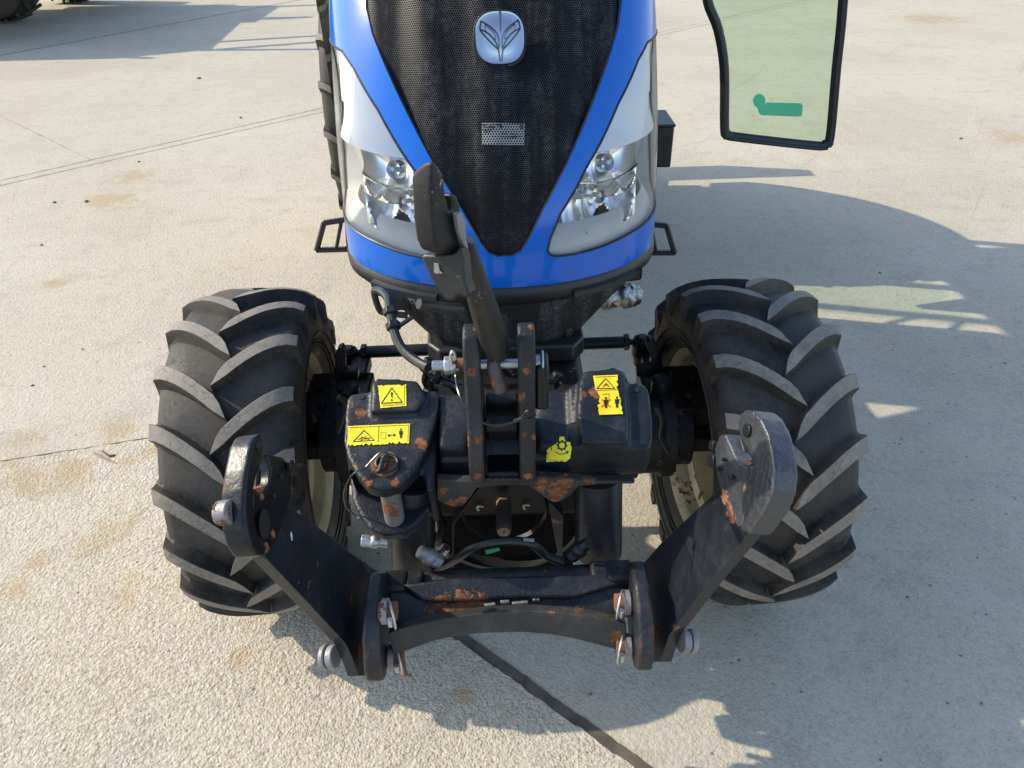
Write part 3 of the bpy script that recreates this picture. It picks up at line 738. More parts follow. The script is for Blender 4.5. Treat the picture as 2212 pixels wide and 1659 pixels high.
# ---------------------------------------------------------------- wheels
def carcass_profile(W, Ro, lh, rim):
    rc = Ro - lh; h = W / 2
    half = [(0, rc), (h * .30, rc - .002), (h * .60, rc - .008), (h * .82, rc - .016), (h * .94, rc - .032), (h * 1.0, rc - .07), (h * 1.01, rc - .105), (h * .97, rim + .055), (h * .90, rim + .03), (h * .80, rim + .010), (h * .74, rim)]
    return [(-x, r) for (x, r) in half[::-1]][:-1] + half
def wheel(name, loc, steer, W, Ro, lh, rim_r, nlug, lead, lw, inner, rim_depth=.1):
    w = empty(name, loc, tractor); w.rotation_euler = (0, 0, steer)
    pr = carcass_profile(W, Ro, lh, rim_r)
    mb = MB(); mb.lathe(pr, seg=90)
    ty = mb.done('tyre', w, 'rubber', angle=40)
    # sidewall ribs
    mb = MB()
    for s in (-1, 1):
        for (k, rr) in ((.965, rim_r + .048), (.93, rim_r + .036), (1.012, Ro - lh - .105)):
            mb.tube([(s * W / 2 * k, -rr * math.cos(t), rr * math.sin(t)) for t in (2 * math.pi * i / 60 for i in range(60))], .0035, 5, closed=True, smooth=1)
    mb.done('sidewall_rib', w, 'rubber')
    # rim: barrel, flanges, dished disc
    h = W / 2 * .76; i_ = inner
    prof = [(h * i_, rim_r + .018), (h * i_ * 1.03, rim_r + .022), (h * i_ * 1.04, rim_r + .008), (h * i_ * .90, rim_r - .012), (h * i_ * .86, rim_r - .014), (h * i_ * .60, rim_r - .018), (h * i_ * .52, rim_r - .045), (h * i_ * .1, rim_r - .05), (-h * i_ * .05, rim_r - .052), (-h * i_ * .10, rim_r - .075), (-h * i_ * .05, .13), (-h * i_ * .05, .0)]
    mb = MB(); mb.lathe(prof, seg=64)
    prof2 = [(-h * i_, rim_r + .018), (-h * i_ * 1.04, rim_r + .01), (-h * i_ * .9, rim_r - .014), (-h * i_ * .1, rim_r - .05)]
    mb.lathe(prof2, seg=64); mb.done('rim', w, 'rim', angle=30)
    # lugs: one mesh for each hand, then copies
    protos = {}
    for s in (-1, 1):
        mb = MB(); st = []
        N = 8
        hc = W / 2
        def rc(x):
            t = abs(x) / hc
            for (x0, r0_), (x1, r1_) in zip(pr[len(pr) // 2:], pr[len(pr) // 2 + 1:]):
                if x0 <= abs(x) <= x1: return r0_ + (r1_ - r0_) * (abs(x) - x0) / max(1e-6, x1 - x0)
            return pr[-3][1]
        for k in range(N + 1):
            q = k / N; x = (-.012 + (hc - .002 + .012) * q); ph = lead * (1 - (1 - q) ** 1.4)
            base = rc(min(abs(x), hc * .985)) - .006
            topr = Ro - .030 * max(0, q - .35) ** 2.2 / .388
            if k == N: topr = Ro - .034
            fl = 1 + .35 * q * q
            dphi = lambda m: m / Ro
            cs = [(-lw * .70 * fl, base), (-lw * .58, base + (topr - base) * .35), (-lw * .53, topr - .005), (-lw * .47, topr), (lw * .47, topr), (lw * .53, topr - .005), (lw * .58, base + (topr - base) * .35), (lw * .70 * fl, base)]
            sk_ = .018 if k == 0 else 0     # slanted nose
            row = []
            for (m, r_) in cs:
                xx = x + (sk_ * (m / lw) if k == 0 else 0) + (.005 if (k == N and r_ < topr - .01) else 0)
                t = ph + dphi(m); row.append(mb.bm.verts.new((s * xx, -r_ * math.cos(t), r_ * math.sin(t))))
            st.append(row)
        # shoulder skirt
        row = []
        for (m, r_) in [(-lw * .95, .86), (-lw * .75, .87), (-lw * .6, .875), (-lw * .5, .88), (lw * .5, .88), (lw * .6, .875), (lw * .75, .87), (lw * .95, .86)]:
            rr = (Ro - lh) - .075 + (r_ - .86) * .3; t = lead + m / Ro; row.append(mb.bm.verts.new((s * (hc + .003), -rr * math.cos(t), rr * math.sin(t))))
        st.append(row)
        for a, b in zip(st, st[1:]):
            for j in range(7): mb.face((a[j], a[j + 1], b[j + 1], b[j]), 1 if (j == 3 and a is not st[-2]) else 0)
        mb.face(st[0])
        o = mb.done('tread_lug', w, ['rubber', 'worn'], angle=28, bevel=.005 if Ro < .6 else 0, seg=2); protos[s] = o
        ph0 = 0 if s > 0 else math.pi / nlug
        for k in range(nlug):
            c = o if k == 0 else o.copy()
            if k: col.objects.link(c); c.parent = w
            c.rotation_euler = (-(ph0 + 2 * math.pi * k / nlug) + random.uniform(-.004, .004), 0, 0)
    return w
STEER = R(4.2)
wheel('front_wheel', (-.742, 0, .5), STEER, .365, .5, .036, .285, 18, .27, .045, 1)
wheel('front_wheel', (.712, 0, .5), STEER, .365, .5, .036, .285, 18, .27, .045, -1)
for s in (-1, 1):
    p = YAW @ Vector((s * .66, 3.0, .80)); wheel('rear_wheel', p, R(2.0), .42, .80, .045, .46, 20, .21, .036, -s)

# ---------------------------------------------------------------- front linkage support casting
CP = Vector((0, -.72, .97)); CN = Vector((0, -math.sin(R(20)), math.cos(R(20))))
def onc(pts, h=0, f=z4): return [onp(f(*p), CP + CN * h, CN) for p in pts]
# left pedestal: clevis top plate, raised boss, lower jaw, webs
mb = MB()
mb.prism(onc([(118, 432), (150, 405), (260, 388), (680, 380), (676, 480), (655, 600), (610, 750), (540, 870), (450, 958), (335, 995), (245, 975), (180, 905), (122, 800), (95, 690), (104, 560)]), CN * -.042)
mb.prism(onc([(262, 512), (268, 340), (300, 305), (545, 318), (575, 360), (600, 420), (575, 470), (545, 505)], .018), CN * -.05)
LJ = -.135
mb.prism(onc([(118, 800), (640, 760), (655, 1010), (630, 1100), (560, 1190), (470, 1255), (350, 1270), (262, 1240), (200, 1160), (150, 1060)], LJ), CN * -.035)
mb.prism(onc([(560, 800), (672, 480), (672, 700), (650, 1000), (610, 1000)], -.03), CN * -.15)
mb.prism(onc([(110, 500), (680, 480), (640, 700), (130, 720)], -.02), CN * -.20)
mb.prism(onc([(100, 690), (118, 560), (150, 560), (140, 800), (125, 880)], -.03), CN * -.13)
support = empty('linkage_support', (0, 0, 0), tractor)
clevis = mb.done('clevis_pedestal', support, paint('pedestal_paint', base=(.011, .013, .017), rough=.24, bump=.32, bscale=190, rust=.03, wear=.35, dust=.35,
    spots=[(*onc([(585, 715)])[0], .013), (*onc([(560, 690)])[0], .009), (*onc([(205, 525)])[0], .012), (*onc([(230, 955)])[0], .014), (*onc([(410, 950)])[0], .010)]), remesh=.0045, smooth_it=8)
# centre tube and right hand block
mb = MB()
tl, tr = onc([(690, 640)], -.05)[0], onc([(1600, 640)], -.05)[0]
tb = Vector((0, .0, 0))
mb.cyl((tl.x, -.53, .925), (tr.x, -.53, .925), .092, seg=40)
DN = Vector((0, .015, -.088))
mb.prism(onc([(1480, 352), (1535, 330), (1560, 268), (1600, 255), (1770, 238), (1825, 262), (1850, 330), (1945, 338), (1980, 390), (1996, 580), (1996, 690), (1972, 742), (1600, 738), (1490, 730)], .0), DN)
mb.prism(onc([(1560, 700), (1530, 540), (1545, 330), (1570, 265), (1775, 242), (1828, 275), (1850, 560), (1850, 700)], .020), CN * -.08)
mb.prism(onc([(1290, 380), (1480, 372), (1500, 725), (1290, 720)], -.012), DN)
mb.prism(onc([(680, 400), (860, 392), (860, 735), (680, 735)], -.014), DN)
mb.box(((tl.x + tr.x) / 2, -.56, .925), (tr.x - tl.x, .12, .06))
body = mb.done('support_casting', support, paint('casting_paint', base=(.011, .013, .017), rough=.24, bump=.35, bscale=190, rust=.03, wear=.35, dust=.4,
    spots=[(*onc([(1635, 395)], .022)[0], .016), (*onc([(1570, 400)], .022)[0], .009)]), remesh=.005, smooth_it=9)
for (X, Y) in ((208, 424), (1893, 383)):
    q = onc([(X, Y)], .0006)[0]; mb = MB(); mb.cyl(q - CN * .004, q + CN * .0016, .0065, seg=16); mb.done('bolt_hole', support, 'print')
# flange with two ears under the casting
RS = [aty(z4(*p), -.665) for p in ((1400, 1000), (1450, 950), (1330, 960), (1230, 920), (760, 1070), (820, 1050), (1600, 940), (1390, 1050), (700, 1000))]
mb = MB(); mb.prism(tracey([(668, 935), (880, 945), (1290, 915), (1600, 940), (1890, 945), (1880, 960), (1660, 962), (1545, 975), (1480, 1040), (1430, 1068), (1385, 1074), (1330, 1045), (1235, 972), (1080, 968), (915, 985), (880, 1040), (830, 1095), (775, 1103), (720, 1085), (668, 1060)], -.668, z4), (0, .022, 0))
mb.done('support_flange', support, paint('flange_paint', base=(.028, .026, .024), rough=.4, bump=.5, rust=.1, dust=.5, spots=[(*p, .022 if i < 3 else .014) for i, p in enumerate(RS)]), bevel=.003)
for k in range(9):
    q = aty(z4(905 + k * 42, 930), -.672); mb = MB(); mb.sphere(q, .0065, (1.6, .8, .9), 10); mb.done('weld_bead', support, 'cast')
# hanging guard plates
for pts in ([(760, 1205), (915, 1000), (930, 990), (775, 1212), (770, 1478), (762, 1478)], [(1355, 1080), (1370, 1078), (1448, 1158), (1440, 1475), (1428, 1475)]):
    mb = MB(); mb.prism(tracey(pts, -.63, z4), (0, .16, 0)); mb.done('guard_plate', support, paint('guard_paint', base=(.014, .014, .014), rust=.3, dust=.4, bump=.5), bevel=.0015)
# towing pin with its washer, ring, tether
pt_, pb_ = onc([(350, 838)])[0], onc([(372, 1100)], LJ)[0]
pb_ = Vector((pt_.x + .006, pt_.y - .005, pt_.z - .172))
mb = MB(); mb.cyl(pt_ - CN * .01, pb_, .0215, seg=28)
PN = [(*aty(z4(370, 1110), pb_.y - .02), .018), (*aty(z4(345, 1120), pb_.y - .02), .016), (*aty(z4(410, 1140), pb_.y - .02), .014)]
pin = mb.done('towing_pin', support, paint('pin_paint', base=(.15, .14, .125), rough=.4, bump=.5, rust=.25, chips=.4, spots=PN), bevel=.002)
mb = MB(); mb.cyl(pt_ - CN * .002, pt_ + CN * .0025, px(31, pt_), seg=32); mb.done('pin_washer', pin, 'rust')
mb = MB(); e1 = Vector((1, 0, 0)); e2 = CN.cross(e1)
mb.tube([pt_ + CN * .006 + Vector((.005, 0, 0)) + e1 * px(23, pt_) * math.cos(t) + e2 * px(19, pt_) * math.sin(t) for t in (2 * math.pi * i / 20 for i in range(20))], .0045, 8, closed=True, smooth=2); mb.done('pin_ring', pin, 'print')
mb = MB(); mb.tube([onp(z4(*p), pt_ + CN * .012, CN) for p in ((315, 885), (330, 840), (345, 800))], .006, 8); mb.sphere(onp(z4(352, 800), pt_ + CN * .014, CN), .009); mb.done('pin_toggle', pin, 'link')
mb = MB(); mb.tube([onp(z4(*p), pt_ + CN * h, CN) for (p, h) in (((372, 800), .02), ((360, 765), .03), ((320, 768), .03), ((270, 815), .022), ((225, 860), .014), ((160, 895), .012), ((115, 960), -.02), ((98, 1030), -.07), ((115, 1100), -.12), ((165, 1150), -.135), ((195, 1172), -.135))], .0022, 6); mb.tube([onp(z4(*p), pt_ + CN * .013, CN) for p in ((240, 852), (205, 872))], .004, 8, smooth=1); mb.done('tether_cable', support, 'cable')

# ---------------------------------------------------------------- warning stickers (torn edges, printed pictograms)
def ragged(pts, step, amp, seed, only=None):
    rnd = random.Random(seed); out = []
    for i in range(len(pts)):
        a, b = Vector(pts[i]), Vector(pts[(i + 1) % len(pts)]); L = (b - a).length; k = max(1, int(L / step)); n = Vector((-(b - a).y, (b - a).x)).normalized()
        for j in range(k):
            t = j / k; e = amp if (only is None or i in only) else amp * .12
            bite = rnd.random() ** 2.2; out.append(a + (b - a) * t + n * ((bite * 1.5 if rnd.random() < .45 else bite * .3) * e if j else 0))
    return out
def sticker(name, outline, h, prints, reds=(), plane=None):
    o_, n_ = plane or (CP + CN * h, CN)
    if plane: o_ = o_ + n_ * 0
    mb = MB(); P = lambda X, Y, e=0: onp(z4(X, Y), o_ + n_ * e, n_)
    ring = [P(*v) for v in outline]
    mb.prism(ring, n_ * -.0007, 0)
    w0 = px(1, ring[0])
    for mi, lst in ((1, prints), (2, reds)):
        for it in lst:
            if it[0] == 'l':
                w = it[1]; pts = it[2]
                for a, b in zip(pts, pts[1:]):
                    a, b = Vector(a), Vector(b); d = (b - a); 
                    if d.length < 1e-6: continue
                    d.normalize(); nn = Vector((-d.y, d.x)) * w / 2; a2 = a - d * w * .3; b2 = b + d * w * .3
                    mb.poly([P(*q, .0006) for q in (a2 - nn, b2 - nn, b2 + nn, a2 + nn)], mi)
            elif it[0] == 'p': mb.poly([P(*q, .0008) for q in it[1]], mi)
            elif it[0] == 'c':
                (x, y), r_ = it[1], it[2]; mb.poly([P(x + r_ * math.cos(t), y + r_ * math.sin(t), .0007) for t in (2 * math.pi * i / 16 for i in range(16))], mi)
            elif it[0] == 'y':
                (x, y), r_ = it[1], it[2]; mb.poly([P(x + r_ * math.cos(t), y + r_ * math.sin(t), .001) for t in (2 * math.pi * i / 16 for i in range(16))], 0)
    return mb.done(name, support, ['yellow', 'print', 'redprint'], angle=20)
def tri(a, b, c, w=5): return ('l', w, [a, b, c, a])
def man(x, y, s):
    return [('c', (x, y - 24 * s), 6 * s), ('p', [(x - 10 * s, y - 16 * s), (x + 10 * s, y - 16 * s), (x + 12 * s, y + 8 * s), (x + 8 * s, y + 8 * s), (x + 7 * s, y - 8 * s), (x + 6 * s, y + 30 * s), (x + 1 * s, y + 30 * s), (x, y + 8 * s), (x - 1 * s, y + 30 * s), (x - 6 * s, y + 30 * s), (x - 7 * s, y - 8 * s), (x - 8 * s, y + 8 * s), (x - 12 * s, y + 8 * s)])]
BH = .0195
sticker('warning_sticker', ragged([(305, 352), (480, 346), (482, 478), (322, 492)], 9, 8, 3, (3, 0)), BH,
        [('l', 1.6, [(335, 470), (398, 466)]), ('l', 1.6, [(410, 465), (460, 462)]), tri((392, 368), (455, 455), (328, 462), 6), ('p', [(385, 395), (398, 394), (395, 428), (389, 428)]), ('c', (392, 442), 6), ('l', 2.5, [(470, 354), (470, 470), (335, 478)])])
sticker('crush_warning_sticker', ragged([(122, 602), (503, 586), (498, 708), (118, 728)], 10, 15, 5, (2,)), .002,
        [('l', 2.5, [(134, 612), (494, 596), (490, 700)]), ('l', 3, [(312, 606), (308, 700)]), tri((222, 628), (284, 690), (155, 698), 5),
         ('l', 5, [(185, 684), (215, 672), (250, 684)]), ('l', 4, [(205, 664), (225, 682), (262, 676)]), ('c', (232, 668), 4), ('l', 4, [(215, 682), (200, 690)]),
         ('l', 2, [(326, 642), (356, 640), (354, 680), (324, 682), (326, 642)]), ('l', 5, [(372, 660), (408, 657)]),
         ('p', [(362, 661), (378, 650), (379, 671)]), ('p', [(418, 656), (402, 646), (403, 668)])] + man(448, 647, 1.0))
sticker('pinch_warning_sticker', ragged([(1630, 293), (1780, 287), (1785, 395), (1800, 440), (1812, 528), (1668, 534), (1655, 480), (1672, 420), (1642, 372)], 10, 10, 9, (1, 2, 3, 5, 6, 7)), .0235,
        [tri((1706, 310), (1762, 370), (1652, 372), 5), ('l', 4, [(1690, 360), (1710, 340), (1728, 362)]), ('l', 4, [(1700, 352), (1722, 350)]), ('l', 2.5, [(1645, 384), (1785, 378)]), ('l', 2.5, [(1640, 302), (1772, 296)]),
         ('l', 2.5, [(1685, 410), (1728, 404), (1724, 455)]), ('l', 4, [(1772, 455), (1796, 438)])] + man(1708, 458, 1.15) + man(1776, 455, 1.15),
        [('l', 8, [(1682, 440), (1734, 485)]), ('l', 8, [(1734, 440), (1682, 485)])])
rp = aty(z4(1420, 760), -.66); rn = Vector((0, -.72, .69)).normalized()
gear = []
for i in range(32):
    t = 2 * math.pi * i / 32; r_ = 27 if (i // 2) % 2 else 34; gear.append((1438 + r_ * math.cos(t), 722 + r_ * math.sin(t)))
sticker('rotation_warning_sticker', ragged([(1345, 752), (1358, 738), (1400, 712), (1420, 690), (1424, 668), (1452, 668), (1458, 690), (1492, 705), (1498, 740), (1490, 800), (1462, 822), (1342, 824)], 9, 7, 12, None), 0,
        [('p', gear), ('l', 5, [(1398, 762), (1420, 775), (1445, 775), (1475, 764)]), ('p', [(1482, 758), (1462, 754), (1468, 776)]), ('l', 6, [(1372, 722), (1374, 752)]), ('l', 2, [(1354, 750), (1354, 812), (1455, 812)])] + [('y', (1438, 722), 18)], (), (rp + rn * .012, rn))
# ---------------------------------------------------------------- top link bracket
brk = empty('top_link_bracket', (0, 0, 0), tractor)
def bspots(x): return [(x, -.685, 1.225, .010), (x + .012, -.70, 1.08, .007), (x, -.705, .985, .009), (x + .01, -.65, 1.30, .008)]
for (xa, xb) in ((-.069, -.038), (.032, .064)):
    mb = MB(); pr = [(-.705, .965), (-.705, 1.07), (-.688, 1.10), (-.686, 1.262), (-.672, 1.29), (-.645, 1.30), (-.618, 1.29), (-.60, 1.26), (-.56, 1.10), (-.54, .95)]
    mb.prism([(xa, y, z) for (y, z) in pr], (xb - xa, 0, 0))
    mb.done('bracket_plate', brk, paint('bracket_paint', base=(.018, .018, .019), rough=.32, bump=.6, rust=.05, wear=.35, dust=.5, spots=bspots((xa + xb) / 2)), bevel=.006, seg=3)
mb = MB(); mb.box((-.002, -.575, 1.02), (.066, .04, .14)); mb.box((-.002, -.62, .955), (.066, .1, .02)); mb.cyl((-.036, -.63, 1.06), (.031, -.63, 1.06), .018); mb.done('bracket_web', brk, 'dark', bevel=.004)
mb = MB(); mb.box((.077, -.645, 1.175), (.026, .06, .10)); mb.done('bracket_block', brk, 'black', bevel=.006)
pa, pb2 = aty(z4(640, 232), -.65), aty(z4(1325, 214), -.65)
pd = (pb2 - pa).normalized()
mb = MB(); mb.cyl(pa, pb2, .0095, seg=20); bolt = mb.done('link_bolt', brk, 'zinc')
mb = MB()
for i in range(14): q = pa + pd * (.003 + i * .0035); mb.cyl(q, q + pd * .0018, .0105, seg=18)
mb.done('bolt_thread', bolt, 'zinc')
for k, (X, nm) in enumerate(((715, 'lock_nut'), (752, 'lock_nut'))):
    q = aty(z4(X, 230), -.65); mb = MB(); mb.hexnut(q, q + pd * .0125, .018); mb.done(nm, bolt, 'zinc', bevel=.002)
q = aty(z4(790, 226), -.65); mb = MB(); mb.cyl(q, q + pd * .015, .013, seg=20); mb.done('rusty_spacer', bolt, 'rust')
q = aty(z4(1270, 214), -.65); mb = MB(); mb.cyl(q, q + pd * .012, .016, seg=20); mb.cyl(q + pd * .012, q + pd * .017, .024, seg=28); mb.done('bolt_head', bolt, 'zinc', bevel=.002)
mb = MB(); mb.tube([aty(z4(*p), -.665) for p in ((760, 225), (755, 175), (760, 150), (775, 150), (785, 190))], .003, 6); mb.done('retaining_clip', bolt, 'zinc')
mb = MB(); mb.tube([aty(z4(*p), y) for (p, y) in (((782, 255), -.67), ((785, 300), -.68), ((795, 370), -.71), ((825, 450), -.735), ((880, 530), -.745), ((960, 585), -.75), ((1040, 600), -.75), ((1120, 585), -.745), ((1195, 555), -.735), ((1240, 535), -.72))], .0022, 6)
for (p, y) in (((785, 265), -.67), ((1170, 563), -.737)): q = aty(z4(*p), y); mb.cyl(q - Vector((.008, 0, .004)), q + Vector((.008, 0, .004)), .004, seg=10)
mb.done('tether_cable', brk, 'cable')
q = aty(z4(1240, 525), -.715); mb = MB(); mb.tube([q + Vector((.009 * math.cos(t), -.003, .009 * math.sin(t))) for t in (2 * math.pi * i / 14 for i in range(14))], .003, 6, closed=True, smooth=1); mb.done('tether_eye', brk, 'black')
# ---------------------------------------------------------------- top link standing up from the bracket
tlk = empty('top_link', (0, 0, 0), tractor)
def tl_at(X, Y, y): return aty(z7(X, Y), y)
A0 = tl_at(955, 1400, -.65); A1 = tl_at(770, 800, -.73); A2 = tl_at(710, 640, -.75)
rA = px(27, A0); rB = px(29, A1)
mb = MB(); mb.tube([A0, A0 + (A1 - A0) * .12, A0 + (A1 - A0) * .3, A0 + (A1 - A0) * .55, A0 + (A1 - A0) * .8, A1, A2], lambda t: (rA * .95 + .004 * math.sin(t * 5) if t > .03 else rA * .8), 24, smooth=3); mb.done('link_tube', tlk, 'link')
mb = MB(); mb.tube([tl_at(930, 1410, -.65), tl_at(925, 1490, -.665), tl_at(950, 1570, -.67), tl_at(970, 1640, -.67)], lambda t: .012 + .003 * t, 14); mb.done('link_tongue', tlk, paint('tongue_paint', base=(.075, .058, .05), rough=.25, bump=.4, rust=.12, dust=.3))
hn = Vector((.80, -.55, .05)).normalized(); ho = tl_at(560, 400, -.80)
hs = [(497, 60), (520, 62), (545, 90), (578, 150), (590, 230), (596, 300), (606, 370), (618, 408), (640, 402), (636, 340), (624, 300), (640, 285), (668, 296), (690, 335), (705, 450), (745, 590), (782, 690), (775, 760), (735, 790), (690, 760), (640, 705), (560, 715), (525, 640), (505, 520), (497, 360), (493, 200)]
mb = MB()
def rimpt(x, y, t):

    yy = y + max(0, 330 - y) * (.42 * t ** 1.6) - max(0, y - 640) * .10 * t; cx = 600
    return onp(z7(x + (cx - x) * .10 * t ** 3, yy), ho, hn) - hn * (.040 * t)
lays = [[mb.bm.verts.new(rimpt(x, y, t)) for (x, y) in hs] for t in (0, .3, .6, .85, 1.0)]
mb.face(lays[0]); mb.face(lays[-1][::-1])
for a_, b_ in zip(lays, lays[1:]):
    for i in range(len(hs)): mb.face((a_[i], a_[(i + 1) % len(hs)], b_[(i + 1) % len(hs)], b_[i]))
hook = mb.done('link_hook', tlk, paint('hook_paint', base=(.008, .009, .011), rough=.3, bump=.18, rust=.03, chips=.22, wear=.35, dust=.2, dustcol=(.15, .13, .10)), remesh=.0028, smooth_it=16)
mb = MB(); mb.prism([onp(z7(*p), ho + hn * .003, hn) for p in ((630, 420), (660, 405), (690, 470), (700, 600), (720, 680), (690, 650), (650, 540))], hn * .012); mb.done('hook_latch', tlk, 'steel', bevel=.004)
bo = tl_at(600, 850, -.80); bn_ = Vector((-.35, -.90, .22)).normalized()
mb = MB(); mb.prism([onp(z7(*p), bo, bn_) for p in ((418, 725), (440, 708), (560, 712), (640, 705), (690, 655), (715, 735), (728, 900), (762, 990), (735, 1012), (672, 995), (640, 1032), (595, 1030), (555, 985), (480, 860))], bn_ * -.03); sl_ = mb.done('latch_sleeve', tlk, 'link', bevel=.005, seg=3)
mb = MB(); mb.prism([onp(z7(*p), bo + bn_ * .001, bn_) for p in ((515, 765), (545, 770), (552, 815), (575, 838), (530, 840), (512, 825))], bn_ * .0015); mb.done('sleeve_slot', tlk, 'steel')
mb = MB(); mb.tube([tl_at(405, 1050, -.80), tl_at(470, 1062, -.79), tl_at(560, 1075, -.77), tl_at(700, 1085, -.745)], .0088, 12); mb.done('turning_handle', tlk, 'link', bevel=.001)

# ---------------------------------------------------------------- lift cylinders, power take-off recess
for (pt0, pt1, r_, nm) in (((890, 1040), (893, 1222), 47, 0), ((1291, 1025), (1293, 1192), 50, 1)):
    a, b = aty(pt0, -.60), aty(pt1, -.62); r_ = px(r_, b)
    mb = MB(); mb.cyl(a, b, r_, seg=36); mb.cyl(b, b + (b - a).normalized() * .008, r_ * .94, r_ * .75, 36)
    cy = mb.done('lift_cylinder', tractor, paint('cylinder_paint', base=(.016, .017, .02), rough=.22, bump=.2, rust=.03, dust=.3), bevel=.002)
    mb = MB(); mb.cyl(b, b + (b - a).normalized() * .10, r_ * .45, seg=20); mb.done('cylinder_rod', cy, 'steel')
def fitting(p0, p1, y, r_, mat='zinc'):
    a, b = aty(z4(*p0), y), aty(z4(*p1), y); d = (b - a)
    mb = MB(); mb.cyl(a, a + d * .45, r_ * 1.0, seg=6); mb.cyl(a + d * .40, b, r_ * .8, seg=16); mb.sphere(a + d * .5, r_ * 1.1); mb.done('hydraulic_fitting', tractor, mat, bevel=.0015)
fitting((205, 1305), (370, 1320), -.655, .014); fitting((690, 1440), (560, 1370), -.70, .018, 'steel'); fitting((1490, 1405), (1600, 1320), -.70, .017, 'black'); fitting((730, 1345), (680, 1400), -.58, .012)
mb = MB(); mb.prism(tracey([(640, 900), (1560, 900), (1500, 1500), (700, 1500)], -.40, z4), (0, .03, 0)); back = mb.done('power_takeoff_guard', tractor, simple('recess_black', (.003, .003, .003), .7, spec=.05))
pc = aty(z4(1080, 1145), -.52); 
mb = MB()
mb.lathe([(.02, .10), (.01, .105), (.02, .11)], pc, 'Y', 40)
mb.lathe([(0, .19), (.0, .20), (.05, .205)], pc, 'Y', 40); mb.done('guard_rib', back, 'plastic')
mb = MB(); mb.cyl(pc + Vector((0, .06, 0)), pc + Vector((0, -.05, 0)), .019, seg=6); mb.cyl(pc + Vector((0, -.05, 0)), pc + Vector((0, -.06, 0)), .018, .015, 24); sh = mb.done('drive_shaft', back, paint('shaft_steel', base=(.20, .15, .11), rough=.5, bump=.4, rust=.5, metal=.5), bevel=.001)
mb = MB(); mb.cyl(pc + Vector((0, -.0605, 0)), pc + Vector((0, -.0615, 0)), .0028, seg=10); mb.done('shaft_centre', sh, 'print')
for (X, Y) in ((937, 1108), (1220, 1100)):
    q = aty(z4(X, Y), -.45); mb = MB(); mb.tube([q + Vector((.008 * math.cos(t), 0, .008 * math.sin(t))) for t in (.6 + i * .45 for i in range(9))], .003, 6, smooth=1); mb.done('spring_clip', back, 'zinc')
mb = MB(); mb.tube([aty(z4(*p), y) for (p, y) in (((640, 1490), -.62), ((770, 1430), -.66), ((900, 1345), -.68), ((1080, 1310), -.68), ((1250, 1325), -.68), ((1340, 1395), -.68), ((1450, 1440), -.69))], .0105, 10)
hs_ = mb.done('hydraulic_hose', tractor, 'hose')
a = [aty(z4(*p), -.692) for p in ((965, 1372), (1050, 1357), (1056, 1368), (975, 1392))]; mb = MB(); mb.prism(a, (0, .004, 0)); mb.done('green_hose_tag', hs_, simple('green_tag', (.06, .32, .14), .5))
a = [aty(z4(*p), -.692) for p in ((1200, 1297), (1268, 1303), (1266, 1316), (1205, 1310))]; mb = MB(); mb.prism(a, (0, .004, 0)); mb.done('hose_print', hs_, simple('hose_print_grey', (.25, .25, .25), .5))
# left intake hose with its fittings, wires behind the support
hp = [(105, 960), (150, 965), (195, 1010), (205, 1080), (225, 1180), (250, 1280), (300, 1370), (380, 1440), (470, 1490)]
mb = MB(); mb.tube([aty(z7(*p), -.30 - .03 * i) for i, p in enumerate(hp)], .0105, 10); hz = mb.done('coolant_hose', tractor, 'hose')
for i in (3, 4):
    q0, q1 = aty(z7(*hp[i]), -.30 - .03 * i), aty(z7(*hp[i + 1]), -.30 - .03 * (i + 1)); mb = MB(); mb.hexnut(q0, q0 + (q1 - q0) * .45, .017); mb.done('hose_fitting', hz, 'black', bevel=.002)
mb = MB(); mb.tube([aty(z7(*p), -.28) for p in ((105, 965), (100, 985), (130, 1080), (170, 1110), (330, 1130))], .008, 8); mb.done('hose_loop', tractor, 'plastic')
mb = MB(); mb.tube([aty(z7(*p), -.27) for p in ((130, 960), (240, 985), (300, 1000))], .012, 8); mb.done('hose_stub', tractor, 'plastic')
mb = MB(); mb.prism([aty(z7(*p), -.2) for p in ((205, 930), (320, 960), (350, 1090), (240, 1100))], (0, .1, 0)); mb.done('hose_bracket', tractor, 'plastic', bevel=.002)
mb = MB(); mb.tube([aty(z7(*p), -.1) for p in ((280, 1190), (380, 1120))], .009, 8); mb.done('steering_pipe', tractor, 'plastic')
for k, pts in enumerate(([(600, 270), (590, 330), (620, 370), (680, 380)], [(640, 290), (625, 330), (640, 370)], [(690, 300), (720, 330), (740, 340)], [(1350, 330), (1390, 320), (1400, 370)])):
    mb = MB(); mb.tube([aty(z4(*p), -.42) for p in pts], .006 if k != 1 else .009, 8); mb.done('wiring', tractor, 'cable' if k != 1 else 'plastic')
for pts, r_, y_ in (([(700, 330), (760, 360), (800, 420), (820, 500)], .007, -.46), ([(560, 230), (590, 260), (640, 300), (760, 330), (830, 335)], .006, -.44), ([(1290, 330), (1330, 300), (1380, 310), (1420, 350)], .008, -.44), ([(60, 420), (110, 470), (90, 560), (60, 640)], .008, -.2), ([(2010, 480), (2050, 560), (2040, 660), (2090, 760)], .008, -.2), ([(660, 1110), (700, 1200), (690, 1300), (740, 1400)], .009, -.56)):
    mb = MB(); mb.tube([aty(z4(*p), y_) for p in pts], r_, 8); mb.done('hydraulic_hose', tractor, 'hose')
for (X, Y, y_) in ((600, 250, -.45), (655, 330, -.44), (1385, 335, -.44), (720, 300, -.45)):
    q = aty(z4(X, Y), y_); mb = MB(); mb.hexnut(q, q + Vector((.012, .004, .022)), .013); mb.done('hose_fitting', tractor, 'black', bevel=.002)
